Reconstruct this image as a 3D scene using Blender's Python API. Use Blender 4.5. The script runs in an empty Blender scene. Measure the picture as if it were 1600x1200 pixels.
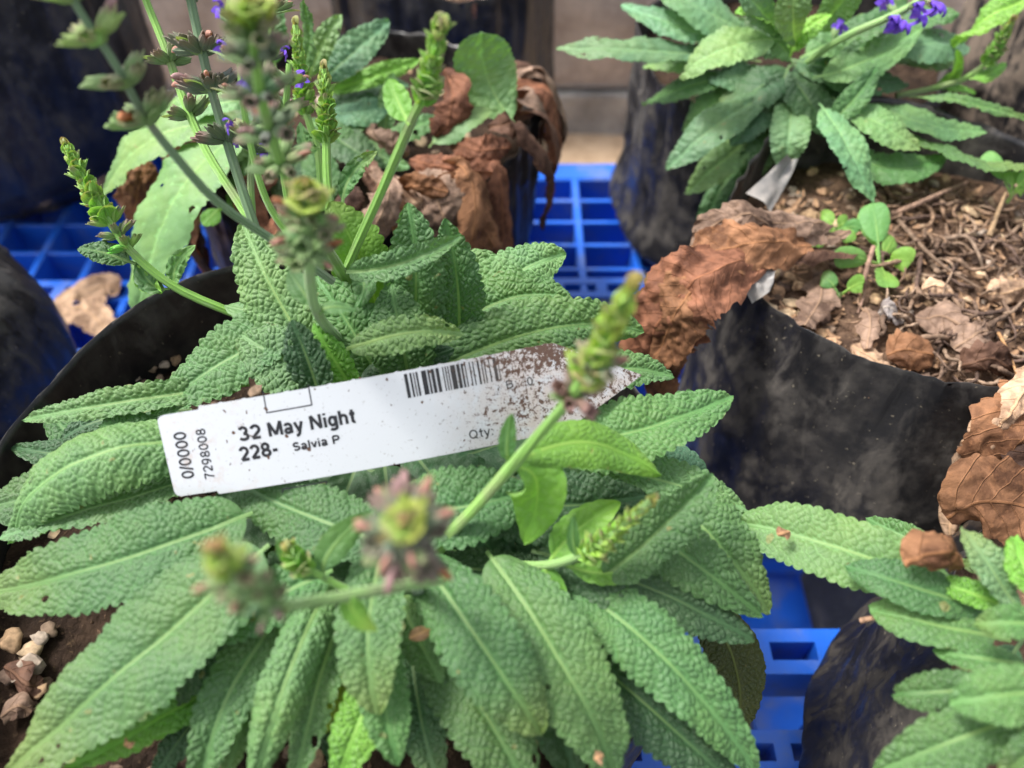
import bpy, math, random
import numpy as np
from mathutils import Vector, Matrix, noise
R = math.radians
S = 0.01                                   # everything below is written in centimetres
scene = bpy.context.scene
COL = scene.collection

# ------------------------------------------------------------------ camera
F = 1256.0; PITCH = R(50); CAM = Vector((0, 0, 44))
FW = Vector((0, math.cos(PITCH), -math.sin(PITCH))); UP = Vector((0, math.sin(PITCH), math.cos(PITCH))); RT = Vector((1, 0, 0))
cd = bpy.data.cameras.new('camera'); cam = bpy.data.objects.new('camera', cd); COL.objects.link(cam)
cam.location = CAM * S; cam.rotation_euler = (math.pi / 2 - PITCH, 0, 0)
cd.sensor_width = 36; cd.lens = 36 * F / 1600; cd.clip_start = 0.005; cd.clip_end = 200
cd.dof.use_dof = True; cd.dof.focus_distance = 0.225; cd.dof.aperture_fstop = 8.8
scene.camera = cam
# ------------------------------------------------------------------ sky and sun
SUN_EL, SUN_AZ = R(60), R(-72)              # azimuth measured from +Y towards +X
w = bpy.data.worlds.new('World'); scene.world = w; w.use_nodes = True
wt = w.node_tree; bg = wt.nodes['Background']
sky = wt.nodes.new('ShaderNodeTexSky'); sky.sky_type = 'NISHITA'; sky.sun_disc = False
sky.sun_elevation = SUN_EL; sky.sun_rotation = SUN_AZ; sky.air_density = 1.0; sky.dust_density = 4.0; sky.ozone_density = 1.0
hs = wt.nodes.new('ShaderNodeHueSaturation'); hs.inputs['Saturation'].default_value = 0.30
wt.links.new(sky.outputs[0], hs.inputs['Color']); wt.links.new(hs.outputs[0], bg.inputs['Color'])
bg.inputs['Strength'].default_value = 0.088
ld = bpy.data.lights.new('sun', 'SUN'); sun = bpy.data.objects.new('sun', ld); COL.objects.link(sun)
ld.energy = 1.5; ld.angle = R(14); ld.color = (1.0, 0.96, 0.90)
sd = Vector((math.sin(SUN_AZ) * math.cos(SUN_EL), math.cos(SUN_AZ) * math.cos(SUN_EL), math.sin(SUN_EL)))
sun.rotation_euler = sd.to_track_quat('Z', 'Y').to_euler(); sun.location = sd * 5
scene.view_settings.view_transform = 'Standard'; scene.view_settings.look = 'None'
scene.view_settings.exposure = 1.82; scene.view_settings.gamma = 1.0; scene.view_settings.use_curve_mapping = False

# ------------------------------------------------------------------ helpers
def ray(px, py): return FW + RT * ((px - 800) / F) + UP * ((600 - py) / F)
def P(px, py, z):                           # point of the place seen at a pixel, at height z
    d = ray(px, py); return CAM + d * ((z - CAM.z) / d.z)
def D(px, py, zc): return CAM + ray(px, py) * zc   # the same at a distance zc
def proj(p):
    q = Vector(p) - CAM; zc = q.dot(FW)
    return 800 + F * q.dot(RT) / zc, 600 - F * q.dot(UP) / zc, zc

WORLD = {}                                  # world offset (cm) of every parent: parents only translate
def tag(o, label=None, cat=None, group=None, kind=None):
    if label: o['label'] = label
    if cat: o['category'] = cat
    if group: o['group'] = group
    if kind: o['kind'] = kind
    return o
def thing(name, loc, label, cat, group=None):
    o = bpy.data.objects.new(name, None); o.empty_display_size = 0.01; COL.objects.link(o)
    o.location = Vector(loc) * S; WORLD[o.name] = Vector(loc)
    return tag(o, label, cat, group)
def place(name, me, parent=None, M=None, origin=None, color=None):
    """link a mesh; its data are in metres about `origin` (cm) when M is None, else M (cm) places it"""
    o = bpy.data.objects.new(name, me); COL.objects.link(o)
    off = WORLD[parent.name] if parent else Vector((0, 0, 0))
    if parent: o.parent = parent
    if M is None:
        origin = Vector(origin) if origin is not None else Vector((0, 0, 0))
        o.location = (origin - off) * S; WORLD[o.name] = origin
    else:
        M2 = M.copy(); M2.translation = (M.translation - off) * S
        o.matrix_basis = M2; WORLD[o.name] = M.translation.copy()
    if color is not None: o.color = (*color, 1)
    return o
def mesh(name, V, Fc, mat=None, origin=(0, 0, 0), smooth=True, uv=None, attrs=None):
    V = (np.asarray(V, dtype=np.float64) - np.asarray(origin)[None]) * S
    me = bpy.data.meshes.new(name)
    if isinstance(Fc, np.ndarray):
        n = len(Fc); k = Fc.shape[1]
        me.vertices.add(len(V)); me.vertices.foreach_set('co', V.astype(np.float32).ravel())
        me.loops.add(n * k); me.loops.foreach_set('vertex_index', Fc.astype(np.int32).ravel())
        me.polygons.add(n); me.polygons.foreach_set('loop_start', np.arange(0, n * k, k, dtype=np.int32))
        me.update(calc_edges=True)
    else:
        me.from_pydata([tuple(v) for v in V], [], Fc)
    if smooth: me.polygons.foreach_set('use_smooth', np.ones(len(me.polygons), dtype=bool))
    if uv is not None:
        li = np.empty(len(me.loops), dtype=np.int32); me.loops.foreach_get('vertex_index', li)
        for nm, arr in uv.items():
            l = me.uv_layers.new(name=nm); l.data.foreach_set('uv', np.asarray(arr, dtype=np.float32)[li].ravel())
    if attrs:
        for nm, arr in attrs.items():
            a = me.attributes.new(nm, 'FLOAT', 'POINT'); a.data.foreach_set('value', np.asarray(arr, dtype=np.float32))
    if mat: me.materials.append(mat)
    me.validate()
    return me
def gridfaces(nu, nv, closed=False):
    """quads of a (nu+1) x (nv+1) grid; closed wraps the second index (nv columns)"""
    c = nv if closed else nv + 1
    i, j = np.meshgrid(np.arange(nu), np.arange(nv), indexing='ij')
    a = i * c + j; b = i * c + (j + 1) % c if closed else i * c + j + 1
    return np.stack([a, b, b + c, a + c], -1).reshape(-1, 4)
def curve(pts, n):
    """Catmull-Rom through points"""
    p = [np.array(q, dtype=float) for q in pts]
    if len(p) == 2: p = [p[0], (p[0] + p[1]) / 2, p[1]]
    p = [2 * p[0] - p[1]] + p + [2 * p[-1] - p[-2]]
    seg = len(p) - 3; out = []
    for t in np.linspace(0, seg, n):
        k = min(int(t), seg - 1); f = t - k; a, b, c, d = p[k:k + 4]
        out.append(0.5 * (2 * b + (c - a) * f + (2 * a - 5 * b + 4 * c - d) * f * f + (3 * b - a - 3 * c + d) * f ** 3))
    return np.array(out)
def norm(a): return a / np.maximum(np.linalg.norm(a, axis=-1, keepdims=True), 1e-9)
def tube_data(C, rad, k=8):
    C = np.asarray(C); n = len(C); T = norm(np.gradient(C, axis=0))
    ref = np.array([0.31, 0.22, 0.93]); A = norm(np.cross(T, ref)); B = np.cross(T, A)
    rad = np.broadcast_to(rad, (n,)); th = np.arange(k) * 2 * math.pi / k
    if k == 8: rad = rad[:, None] * (1 + .09 * np.cos(4 * th))[None]; rad = rad[:, :, None]
    else: rad = rad[:, None, None]
    V = C[:, None] + rad * (A[:, None] * np.cos(th)[None, :, None] + B[:, None] * np.sin(th)[None, :, None])
    return V.reshape(-1, 3), gridfaces(n - 1, k, closed=True)
def tube(name, C, rad, mat, parent=None, k=8, color=None):
    V, Fc = tube_data(C, rad, k); o0 = C[0]
    uvs = np.stack([np.repeat(np.linspace(0, 1, len(C)), k), np.tile(np.arange(k) / k, len(C))], -1)
    return place(name, mesh(name, V, Fc, mat, o0, uv={'UVMap': uvs}), parent, origin=o0, color=color)
def smooth01(x, a, b):
    t = np.clip((x - a) / (b - a), 0, 1); return t * t * (3 - 2 * t)
def nz(p, s=1.0, seed=0.0): return noise.noise(Vector(p) * s + Vector((seed * 7.31, seed * 3.7, seed * 1.9)))
def fbm(V, s, seed=0, octv=3):
    out = np.zeros(len(V))
    for k in range(octv):
        f = s * 2 ** k
        out += np.array([noise.noise((v[0] * f + seed * 7.3, v[1] * f + seed * 3.1, v[2] * f - seed * 1.7)) for v in V]) / 2 ** k
    return out

# ------------------------------------------------------------------ materials
class NT:
    def __init__(s, name):
        s.m = bpy.data.materials.new(name); s.m.use_nodes = True; s.t = s.m.node_tree
        s.b = s.t.nodes['Principled BSDF']; s.out = s.t.nodes['Material Output']
    def n(s, typ, ins=None, **props):
        nd = s.t.nodes.new('ShaderNode' + typ)
        for k, v in props.items(): setattr(nd, k, v)
        for k, v in (ins or {}).items(): s.set(nd, k, v)
        return nd
    def set(s, nd, k, v):
        i = nd.inputs[k]
        if isinstance(v, bpy.types.NodeSocket): s.t.links.new(v, i)
        elif isinstance(v, bpy.types.Node): s.t.links.new(v.outputs[0], i)
        else:
            if i.type == 'RGBA' and len(v) == 3: v = (*v, 1)
            i.default_value = v
    def math(s, op, a, b=0.0, c=0.0): return s.n('Math', {0: a, 1: b, 2: c}, operation=op).outputs[0]
    def mix(s, f, a, b, blend='MIX'):
        nd = s.n('Mix', data_type='RGBA', blend_type=blend); s.set(nd, 0, f); s.set(nd, 6, a); s.set(nd, 7, b); return nd.outputs[2]
    def ss(s, x, a, b, lo=0.0, hi=1.0):
        return s.n('MapRange', {'Value': x, 'From Min': a, 'From Max': b, 'To Min': lo, 'To Max': hi}, interpolation_type='SMOOTHSTEP').outputs[0]
    def noise(s, vec, scale, detail=3.0, rough=0.55, dist=0.0):
        return s.n('TexNoise', {'Vector': vec, 'Scale': scale, 'Detail': detail, 'Roughness': rough, 'Distortion': dist}).outputs[0]
    def bump(s, h, strength, dist, prev=None):
        d = {'Height': h, 'Strength': strength, 'Distance': dist}
        if prev is not None: d['Normal'] = prev
        return s.n('Bump', d).outputs[0]
    def P(s, **k):
        for a, v in k.items(): s.set(s.b, a.replace('_', ' '), v)
def objpos(t): return t.n('TexCoord').outputs['Object']
def geopos(t): return t.n('NewGeometry').outputs['Position']

def leaf_material(name, rugose=1.0, transl=0.22):
    t = NT(name)
    uv = t.n('UVMap', uv_map='UVMap').outputs[0]; uv2 = t.n('UVMap', uv_map='Shape').outputs[0]
    sx = t.n('SeparateXYZ', {0: uv}); ss_ = t.n('SeparateXYZ', {0: uv2})
    av = t.math('ABSOLUTE', sx.outputs[1]); u01 = ss_.outputs[0]
    rel = t.n('Attribute', attribute_name='relief').outputs['Fac']
    info = t.n('ObjectInfo'); tint = info.outputs['Color']; rnd = info.outputs['Random']
    rel2 = t.ss(rel, 0.0, 0.9)
    big = t.noise(geopos(t), 55.0, 3.0)
    col = t.mix(t.ss(big, 0.30, 0.75), tint, t.mix(1.0, tint, (1.45, 1.22, 0.95), 'MULTIPLY'))
    # fine pale net of veins in the grooves, downy tops
    vein = t.mix(1.0, tint, (1.6, 1.5, 1.5), 'MULTIPLY')
    thin = t.math('MULTIPLY', t.ss(rel, 0.16, 0.02), 0.85 * rugose + 0.1)
    col = t.mix(thin, col, vein)
    down = t.noise(uv, 26.0, 2.0)
    col = t.mix(t.math('MULTIPLY', t.math('MULTIPLY', rel2, t.ss(down, 0.42, 0.72)), 0.22), col, (0.30, 0.40, 0.29))
    # midrib
    hw = t.math('MULTIPLY_ADD', t.math('SUBTRACT', 1.0, u01), 0.040, 0.010)
    mid = t.ss(t.math('DIVIDE', av, hw), 1.15, 0.65)
    mid = t.math('MULTIPLY', mid, t.ss(u01, 0.95, 0.45))
    col = t.mix(t.math('MULTIPLY', mid, 0.48), col, t.mix(0.45, t.mix(1.0, tint, (2.2, 1.7, 1.3), 'MULTIPLY'), (0.36, 0.47, 0.17)))
    # blemishes
    spot = t.ss(t.noise(uv, 2.3, 2.0, 0.4), 0.715, 0.76)
    col = t.mix(t.math('MULTIPLY', spot, 0.5), col, (0.26, 0.21, 0.08))
    edge = t.math('MULTIPLY', t.ss(t.math('ABSOLUTE', ss_.outputs[1]), 0.90, 1.0), t.ss(t.noise(uv, 1.1, 3.0, .6), 0.60, 0.72))
    col = t.mix(t.math('MULTIPLY', edge, 0.7), col, (0.22, 0.15, 0.06))
    yel = t.math('MULTIPLY', t.ss(u01, 0.55, 1.0), t.ss(rnd, 0.72, 1.0))
    col = t.mix(t.math('MULTIPLY', yel, 0.45), col, (0.24, 0.27, 0.06))
    # paler underside
    back = t.n('NewGeometry').outputs['Backfacing']
    col = t.mix(t.math('MULTIPLY', back, 0.5), col, t.mix(0.5, (0.26, 0.36, 0.16), tint))
    fine = t.noise(uv, 42.0, 2.0)
    h = t.math('ADD', t.math('MULTIPLY', fine, 0.35), t.math('MULTIPLY', t.noise(uv, 14.0, 2.0), 0.65))
    nrm = t.bump(h, 0.55, 0.0004)
    t.P(Base_Color=col, Roughness=0.52, Normal=nrm)
    t.b.inputs['Specular IOR Level'].default_value = 0.42
    t.b.inputs['Sheen Weight'].default_value = 0.05; t.b.inputs['Sheen Roughness'].default_value = 0.5
    tr = t.n('BsdfTranslucent', {'Color': t.mix(1.0, col, (1.5, 1.7, 0.55), 'MULTIPLY'), 'Normal': nrm})
    mx = t.n('MixShader', {0: transl, 1: t.b.outputs[0], 2: tr.outputs[0]})
    t.t.links.new(mx.outputs[0], t.out.inputs[0])
    return t.m
M_LEAF = leaf_material('sage_leaf', 1.0)
M_SMOOTH = leaf_material('young_leaf', 0.3, 0.3)

def simple(name, base, rough, bump_scale=120, bump_d=0.0003, var=0.25, spec=0.4, useobj=False, transl=0.0, sat2=None):
    t = NT(name); p = geopos(t)
    b = t.n('ObjectInfo').outputs['Color'] if useobj else t.n('RGB').outputs[0]
    if not useobj: b.default_value = (*base, 1)
    nn = t.noise(p, bump_scale, 4.0)
    col = t.mix(t.ss(nn, 0.3, 0.7), t.mix(1.0, b, (1 - var,) * 3, 'MULTIPLY'), t.mix(1.0, b, sat2 or (1 + var,) * 3, 'MULTIPLY'))
    t.P(Base_Color=col, Roughness=rough, Normal=t.bump(nn, 0.6, bump_d)); t.b.inputs['Specular IOR Level'].default_value = spec
    if transl:
        tr = t.n('BsdfTranslucent', {'Color': t.mix(1.0, col, (1.4, 1.5, 0.6), 'MULTIPLY')})
        mx = t.n('MixShader', {0: transl, 1: t.b.outputs[0], 2: tr.outputs[0]}); t.t.links.new(mx.outputs[0], t.out.inputs[0])
    return t.m
def stem_material():
    t = NT('stem'); tint = t.n('ObjectInfo').outputs['Color']; uv = t.n('UVMap', uv_map='UVMap').outputs[0]; s = t.n('SeparateXYZ', {0: uv})
    rid = t.ss(t.math('ABSOLUTE', t.math('SUBTRACT', t.math('FRACT', t.math('MULTIPLY', s.outputs[1], 8.0)), 0.5)), 0.1, 0.45)
    mp = t.n('Mapping', {'Vector': uv, 'Scale': (30.0, 6.0, 1.0)}).outputs[0]; n1 = t.noise(mp, 1.0, 4.0); n2 = t.noise(geopos(t), 60.0, 2.0)
    col = t.mix(t.math('MULTIPLY', rid, .4), tint, t.mix(1.0, tint, (1.6, 1.5, 1.3), 'MULTIPLY'))
    col = t.mix(t.math('MULTIPLY', t.ss(n2, .52, .72), .45), col, (0.20, 0.13, 0.13)); col = t.mix(t.math('MULTIPLY', t.ss(n1, .55, .75), .3), col, (0.32, 0.38, 0.26))
    t.P(Base_Color=col, Roughness=0.5, Normal=t.bump(t.math('ADD', rid, t.math('MULTIPLY', n1, .6)), .5, 0.0004)); t.b.inputs['Sheen Weight'].default_value = .25
    return t.m
M_STEM = stem_material()
M_PETAL = simple('petal', (0, 0, 0), 0.6, 400, 0.0001, 0.2, useobj=True, transl=0.25)
M_DRYROOT = simple('dry_root', (0, 0, 0), 0.85, 500, 0.0004, 0.4, 0.2, useobj=True)
M_PEBBLE = simple('pebble', (0, 0, 0), 0.9, 420, 0.0007, 0.35, 0.2, useobj=True)

def calyx_material():
    t = NT('calyx'); info = t.n('ObjectInfo'); tint = info.outputs['Color']
    uv = t.n('UVMap', uv_map='UVMap').outputs[0]; s = t.n('SeparateXYZ', {0: uv}); u, v = s.outputs[0], s.outputs[1]
    rib = t.ss(t.math('ABSOLUTE', t.math('SUBTRACT', t.math('FRACT', t.math('MULTIPLY', v, 10.0)), 0.5)), 0.30, 0.5)
    col = t.mix(t.math('MULTIPLY', rib, 0.5), tint, t.mix(1.0, tint, (1.7, 1.55, 1.3), 'MULTIPLY'))
    rnd = t.math('MULTIPLY', info.outputs['Random'], 0.75)
    col = t.mix(t.math('MULTIPLY', t.ss(u, 0.55, 1.0), rnd), col, (0.30, 0.15, 0.15))
    t.P(Base_Color=col, Roughness=0.65, Normal=t.bump(t.math('ADD', rib, t.math('MULTIPLY', t.noise(uv, 30.0), 0.6)), 0.6, 0.0003))
    t.b.inputs['Sheen Weight'].default_value = 0.2
    tr = t.n('BsdfTranslucent', {'Color': t.mix(1.0, col, (1.5, 1.6, 0.6), 'MULTIPLY')})
    mx = t.n('MixShader', {0: 0.25, 1: t.b.outputs[0], 2: tr.outputs[0]}); t.t.links.new(mx.outputs[0], t.out.inputs[0])
    return t.m
M_CALYX = calyx_material()

def dead_material():
    t = NT('dead_leaf'); info = t.n('ObjectInfo'); tint = info.outputs['Color']
    p = geopos(t); uv = t.n('UVMap', uv_map='UVMap').outputs[0]; s = t.n('SeparateXYZ', {0: uv})
    n1 = t.noise(p, 90.0, 5.0, 0.6, 0.6); n2 = t.noise(p, 420.0, 4.0, 0.65)
    col = t.mix(t.ss(n1, 0.34, 0.68), t.mix(1.0, tint, (0.45, 0.40, 0.40), 'MULTIPLY'), t.mix(1.0, tint, (1.5, 1.5, 1.55), 'MULTIPLY'))
    col = t.mix(t.math('MULTIPLY', t.ss(n2, 0.5, 0.7), 0.35), col, t.mix(1.0, tint, (1.9, 1.8, 1.7), 'MULTIPLY'))
    x = t.math('SUBTRACT', s.outputs[0], t.math('MULTIPLY', t.math('ABSOLUTE', s.outputs[1]), 0.8))
    vein = t.ss(t.math('ABSOLUTE', t.math('SUBTRACT', t.math('FRACT', t.math('MULTIPLY', x, 1.9)), 0.5)), 0.06, 0.0)
    mid = t.ss(t.math('ABSOLUTE', s.outputs[1]), 0.06, 0.02)
    vv = t.math('MAXIMUM', vein, mid)
    col = t.mix(t.math('MULTIPLY', vv, 0.45), col, t.mix(1.0, tint, (1.7, 1.6, 1.4), 'MULTIPLY'))
    h = t.math('ADD', t.math('ADD', t.math('MULTIPLY', n1, 1.0), t.math('MULTIPLY', n2, 0.5)), t.math('MULTIPLY', vv, 0.4))
    t.P(Base_Color=col, Roughness=0.75, Normal=t.bump(h, 0.8, 0.0012)); t.b.inputs['Specular IOR Level'].default_value = 0.25
    tr = t.n('BsdfTranslucent', {'Color': t.mix(1.0, col, (1.5, 1.1, 0.6), 'MULTIPLY')})
    mx = t.n('MixShader', {0: 0.12, 1: t.b.outputs[0], 2: tr.outputs[0]}); t.t.links.new(mx.outputs[0], t.out.inputs[0])
    return t.m
M_DEAD = dead_material()

def plastic_bag(name, dust, dustcol=(0.13, 0.115, 0.10), base=(0.012, 0.012, 0.014)):
    t = NT(name); p = geopos(t)
    n1 = t.noise(p, 46.0, 7.0, 0.66, 0.35); n2 = t.noise(p, 160.0, 5.0, 0.6)
    mp = t.n('Mapping', {'Vector': p, 'Scale': (1.0, 1.0, 0.35), 'Rotation': (0.2, 0.1, 0.4)})
    n3 = t.noise(mp.outputs[0], 90.0, 5.0, 0.65, 0.5)
    d = t.math('MULTIPLY', t.ss(n1, 0.38, 0.68), t.ss(n2, 0.2, 0.7))
    d2 = t.math('MULTIPLY', t.ss(n3, 0.48, 0.70), 0.8)
    d = t.math('MULTIPLY', t.math('ADD', d, d2), dust)
    col = t.mix(d, base, dustcol)
    spk = t.ss(t.noise(p, 520.0, 2.0), 0.69, 0.74)
    col = t.mix(t.math('MULTIPLY', spk, min(1, dust)), col, (0.27, 0.23, 0.17))
    ro = t.ss(d, 0.0, 0.5, 0.30, 0.85)
    mp2 = t.n('Mapping', {'Vector': p, 'Scale': (1.0, 1.0, 0.22), 'Rotation': (0.15, -0.1, 0.0)})
    fold = t.noise(mp2.outputs[0], 95.0, 3.0, 0.5, 1.0)
    nr = t.bump(t.math('ADD', fold, t.math('MULTIPLY', n2, 0.12)), 0.55, 0.0009)
    t.P(Base_Color=col, Roughness=ro, Normal=nr); t.b.inputs['Specular IOR Level'].default_value = 0.42
    return t.m
M_BAG = plastic_bag('black_plastic', 0.35)
M_BAGM = plastic_bag('creased_black_plastic', 0.6, (0.10, 0.085, 0.07)); M_BAGD = plastic_bag('dusty_black_plastic', 0.55)
M_BAGB = plastic_bag('brown_dusty_plastic', 1.5, (0.17, 0.13, 0.10))
M_FLAP = plastic_bag('grey_plastic', 1.2, (0.30, 0.275, 0.25), (0.17, 0.165, 0.16))

def soil_material(name='soil', k=1.0):
    t = NT(name); p = geopos(t)
    n1 = t.noise(p, 70.0, 6.0, 0.65); v = t.n('TexVoronoi', {'Vector': p, 'Scale': 320.0, 'Randomness': 1.0})
    n2 = t.noise(p, 500.0, 4.0, 0.6)
    col = t.mix(t.ss(n1, 0.32, 0.68), tuple(k * x for x in (0.050, 0.031, 0.022)), tuple(k * x for x in (0.17, 0.105, 0.068)))
    col = t.mix(t.ss(n2, 0.58, 0.72), col, tuple(k * x for x in (0.26, 0.17, 0.10)))
    t.P(Base_Color=col, Roughness=0.95, Normal=t.bump(t.math('ADD', t.math('MULTIPLY', v.outputs[0], -0.8), n2), 0.9, 0.0018)); t.b.inputs['Specular IOR Level'].default_value = 0.15
    return t.m
M_SOIL = soil_material(); M_SOIL_SHADED = soil_material('shaded_soil', 0.30)  # second soil is a darkened copy: shade in the leaf gaps painted into its colour
M_BLUE = NT('blue_plastic')
_p = geopos(M_BLUE); _n = M_BLUE.noise(_p, 45.0, 5.0, 0.6)
M_BLUE.P(Base_Color=M_BLUE.mix(M_BLUE.ss(_n, 0.44, 0.80), (0.015, 0.125, 0.64), (0.13, 0.18, 0.36)), Roughness=M_BLUE.ss(_n, 0.4, 0.75, 0.32, 0.6),
         Normal=M_BLUE.bump(M_BLUE.noise(_p, 260.0, 3.0), 0.25, 0.0004))
M_BLUE = M_BLUE.m
def concrete(name, a, b, sc=30.0, bd=0.003):
    t = NT(name); p = geopos(t); n1 = t.noise(p, sc, 7.0, 0.65); n2 = t.noise(p, sc * 8, 5.0, 0.6)
    col = t.mix(t.ss(n1, 0.30, 0.70), a, b); col = t.mix(t.math('MULTIPLY', t.ss(n2, 0.55, 0.75), 0.4), col, tuple(min(1, 1.5 * x) for x in b))
    t.P(Base_Color=col, Roughness=0.92, Normal=t.bump(t.math('ADD', n1, t.math('MULTIPLY', n2, 0.4)), 0.7, bd)); t.b.inputs['Specular IOR Level'].default_value = 0.2
    return t.m
M_WALL = concrete('brown_concrete', (0.32, 0.27, 0.235), (0.52, 0.45, 0.395), 22.0)
M_KERB = concrete('grey_concrete', (0.24, 0.23, 0.215), (0.44, 0.42, 0.39), 24.0)
M_SAND = concrete('sandy_ground', (0.40, 0.28, 0.18), (0.60, 0.44, 0.30), 26.0)
M_DARKG = concrete('grey_ground', (0.10, 0.10, 0.10), (0.20, 0.19, 0.18), 20.0)

# ------------------------------------------------------------------ ground, kerb, wall
def sheet(name, x0, x1, y0, y1, z, mat, n=60, amp=0.0, kind='structure'):
    X, Y = np.meshgrid(np.linspace(x0, x1, n + 1), np.linspace(y0, y1, n + 1), indexing='ij')
    V = np.stack([X.ravel(), Y.ravel(), np.full(X.size, float(z))], -1)
    if amp: V[:, 2] += amp * fbm(V, 0.12, 3, 3)
    return tag(place(name, mesh(name, V, gridfaces(n, n)[:, ::-1], mat)), kind=kind)
sheet('ground', -6000, 6000, -6000, 6000, -0.45, M_DARKG, 4)
sheet('sandy_path', -160, 160, 46, 69.5, 0.0, M_SAND, 90, 0.25)
def rough_box(name, x0, x1, y0, y1, z0, z1, mat, amp, seed, nx=110, nz_=22, parent=None):
    """front and top faces displaced, an uneven closed block"""
    xs = np.linspace(x0, x1, nx + 1); prof = []
    for k in range(nz_ + 1): prof.append((y0, z0 + (z1 - z0) * k / nz_))
    for k in range(1, 9): prof.append((y0 + (y1 - y0) * k / 8, z1))
    prof += [(y1, z0), (y0, z0)]
    V = np.array([[x, p[0], p[1]] for x in xs for p in prof]); d = fbm(V, 0.16, seed, 4); m = len(prof)
    d2 = fbm(V * np.array([1, 1, .4]), 0.5, seed + 5, 2)
    e = np.tile(np.array([1.0] * (nz_ + 1) + [1.0] * 8 + [0, 0]), nx + 1)
    top = np.tile(np.array([k == nz_ for k in range(nz_ + 1)] + [True] * 8 + [False] * 2), nx + 1)
    V[:, 1] -= amp * (d + 0.3 * d2) * e * (~top) ; V[:, 2] += amp * 0.7 * (d + 0.5 * d2) * top
    Fs = gridfaces(nx, m - 1)
    caps = [list(range(m - 1)), list(range(nx * (m), nx * m + m - 1))[::-1]]
    return place(name, mesh(name, V, [list(f) for f in Fs] + caps, mat), parent)
wall = thing('wall', (0, 72, 0), 'rough brown concrete wall standing on the grey kerb behind the bags', 'wall')
rough_box('wall_face', -110, 110, 68.95, 84, 4.6, 26, M_WALL, 0.75, 2, parent=wall)
kerb = rough_box('kerb', -110, 110, 68.6, 73, -0.4, 4.1, M_KERB, 0.35, 9, nz_=8)
tag(kerb, 'low grey concrete kerb at the foot of the brown wall', 'kerb')

# ------------------------------------------------------------------ pallets
def box_mesh(name, sx, sy, sz, bev=0.06):
    import bmesh
    bm = bmesh.new(); bmesh.ops.create_cube(bm, size=1.0)
    for v in bm.verts: v.co = Vector((v.co.x * sx, v.co.y * sy, v.co.z * sz)) * S
    bmesh.ops.bevel(bm, geom=bm.edges[:], offset=bev * S, segments=1, profile=0.5, affect='EDGES')
    me = bpy.data.meshes.new(name); bm.to_mesh(me); bm.free(); me.materials.append(M_BLUE); return me
def slotted_mesh(name, x0, x1, y0, y1, z0, z1, slots):
    """a plank with through slots: list of (xa, xb); the slot lies in the middle third of its width"""
    a, b = y0 + (y1 - y0) * .30, y0 + (y1 - y0) * .70
    V = []; Fc = []
    def bx(xa, xb, ya, yb):
        k = len(V)
        for z in (z0, z1):
            for (x, y) in ((xa, ya), (xb, ya), (xb, yb), (xa, yb)): V.append((x, y, z))
        for f in ((3, 2, 1, 0), (4, 5, 6, 7), (0, 1, 5, 4), (1, 2, 6, 5), (2, 3, 7, 6), (3, 0, 4, 7)): Fc.append([k + i for i in f])
    bx(x0, x1, y0, a); bx(x0, x1, b, y1); p = x0
    for (s, e) in slots: bx(p, s, a, b); p = e
    bx(p, x1, a, b)
    return V, Fc
def pallet(loc, x0, x1, y0, y1, label, xs, rows, beams, ztop=14.0, depth=2.6):
    t = thing('plastic_pallet', loc, label, 'pallet', 'blue plastic pallets under the grow bags')
    L = x1 - x0
    rib = box_mesh('rib', L, 0.28, depth, 0.05)
    for y in rows:
        place('rib', rib, t, Matrix.Translation(((x0 + x1) / 2, y, ztop - 0.12 - depth / 2)))
    yf = max(y0 + .1, 17.5)
    bar = box_mesh('cross_bar', 0.42, y1 - yf - .1, depth + .35, 0.06)
    for x in xs:
        place('cross_bar', bar, t, Matrix.Translation((x, (yf + y1 - .1) / 2, ztop - 0.0 - (depth + .35) / 2)))
    for x in np.arange(x0 + 5.5, x1, 14.0): place('strut', box_mesh('strut', 1.0, yf - y0 - .3, 2.0, .08), t, Matrix.Translation((x, (y0 + yf) / 2, ztop - 1.4)))
    for (ya, yb, slot) in beams:
        if slot:
            pitch = 2.35; ss_ = [(x0 + .6 + k * pitch, x0 + .6 + k * pitch + 1.75) for k in range(int((L - 1) / pitch))]
            V, Fc = slotted_mesh('slotted_beam', x0, x1, ya, yb, ztop - 2.4, ztop + 0.05, ss_)
            place('slotted_beam', mesh('slotted_beam', V, Fc, M_BLUE, (x0, ya, ztop), smooth=False), t, origin=(x0, ya, ztop))
        else:
            place('beam', box_mesh('beam', L + .1, yb - ya, 3.1, 0.12), t, Matrix.Translation(((x0 + x1) / 2, (ya + yb) / 2, ztop + .04 - 1.55)))
    for x in (x0 + 3, (x0 + x1) / 2, x1 - 3):
        for y in (y0 + 3.5, (y0 + y1) / 2, y1 - 3.5):
            place('foot', box_mesh('foot', 5, 5, ztop - 3.4 + .3, 0.3), t, Matrix.Translation((x, y, (ztop - 3.4) / 2 + .05)))
    for x in (x0 + 3, (x0 + x1) / 2, x1 - 3):
        place('runner', box_mesh('runner', 4.2, y1 - y0, 0.9, 0.1), t, Matrix.Translation((x, (y0 + y1) / 2, 0.5)))
    return t
rows1 = [y for y in np.arange(15.2, 43, 2.05) if not 30.9 < y < 33.0]
pallet((6, 20, 0), -16.6, 46, 5.0, 43.4, 'blue plastic pallet carrying the tagged salvia, with slotted planks at the front',
       list(np.arange(-15.0, 45.5, 3.15)), [y for y in rows1 if y > 17], [(5.1, 6.4, False), (7.5, 9.0, True), (11.0, 12.75, True), (31.2, 32.7, True), (41.7, 43.4, False)])
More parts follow.
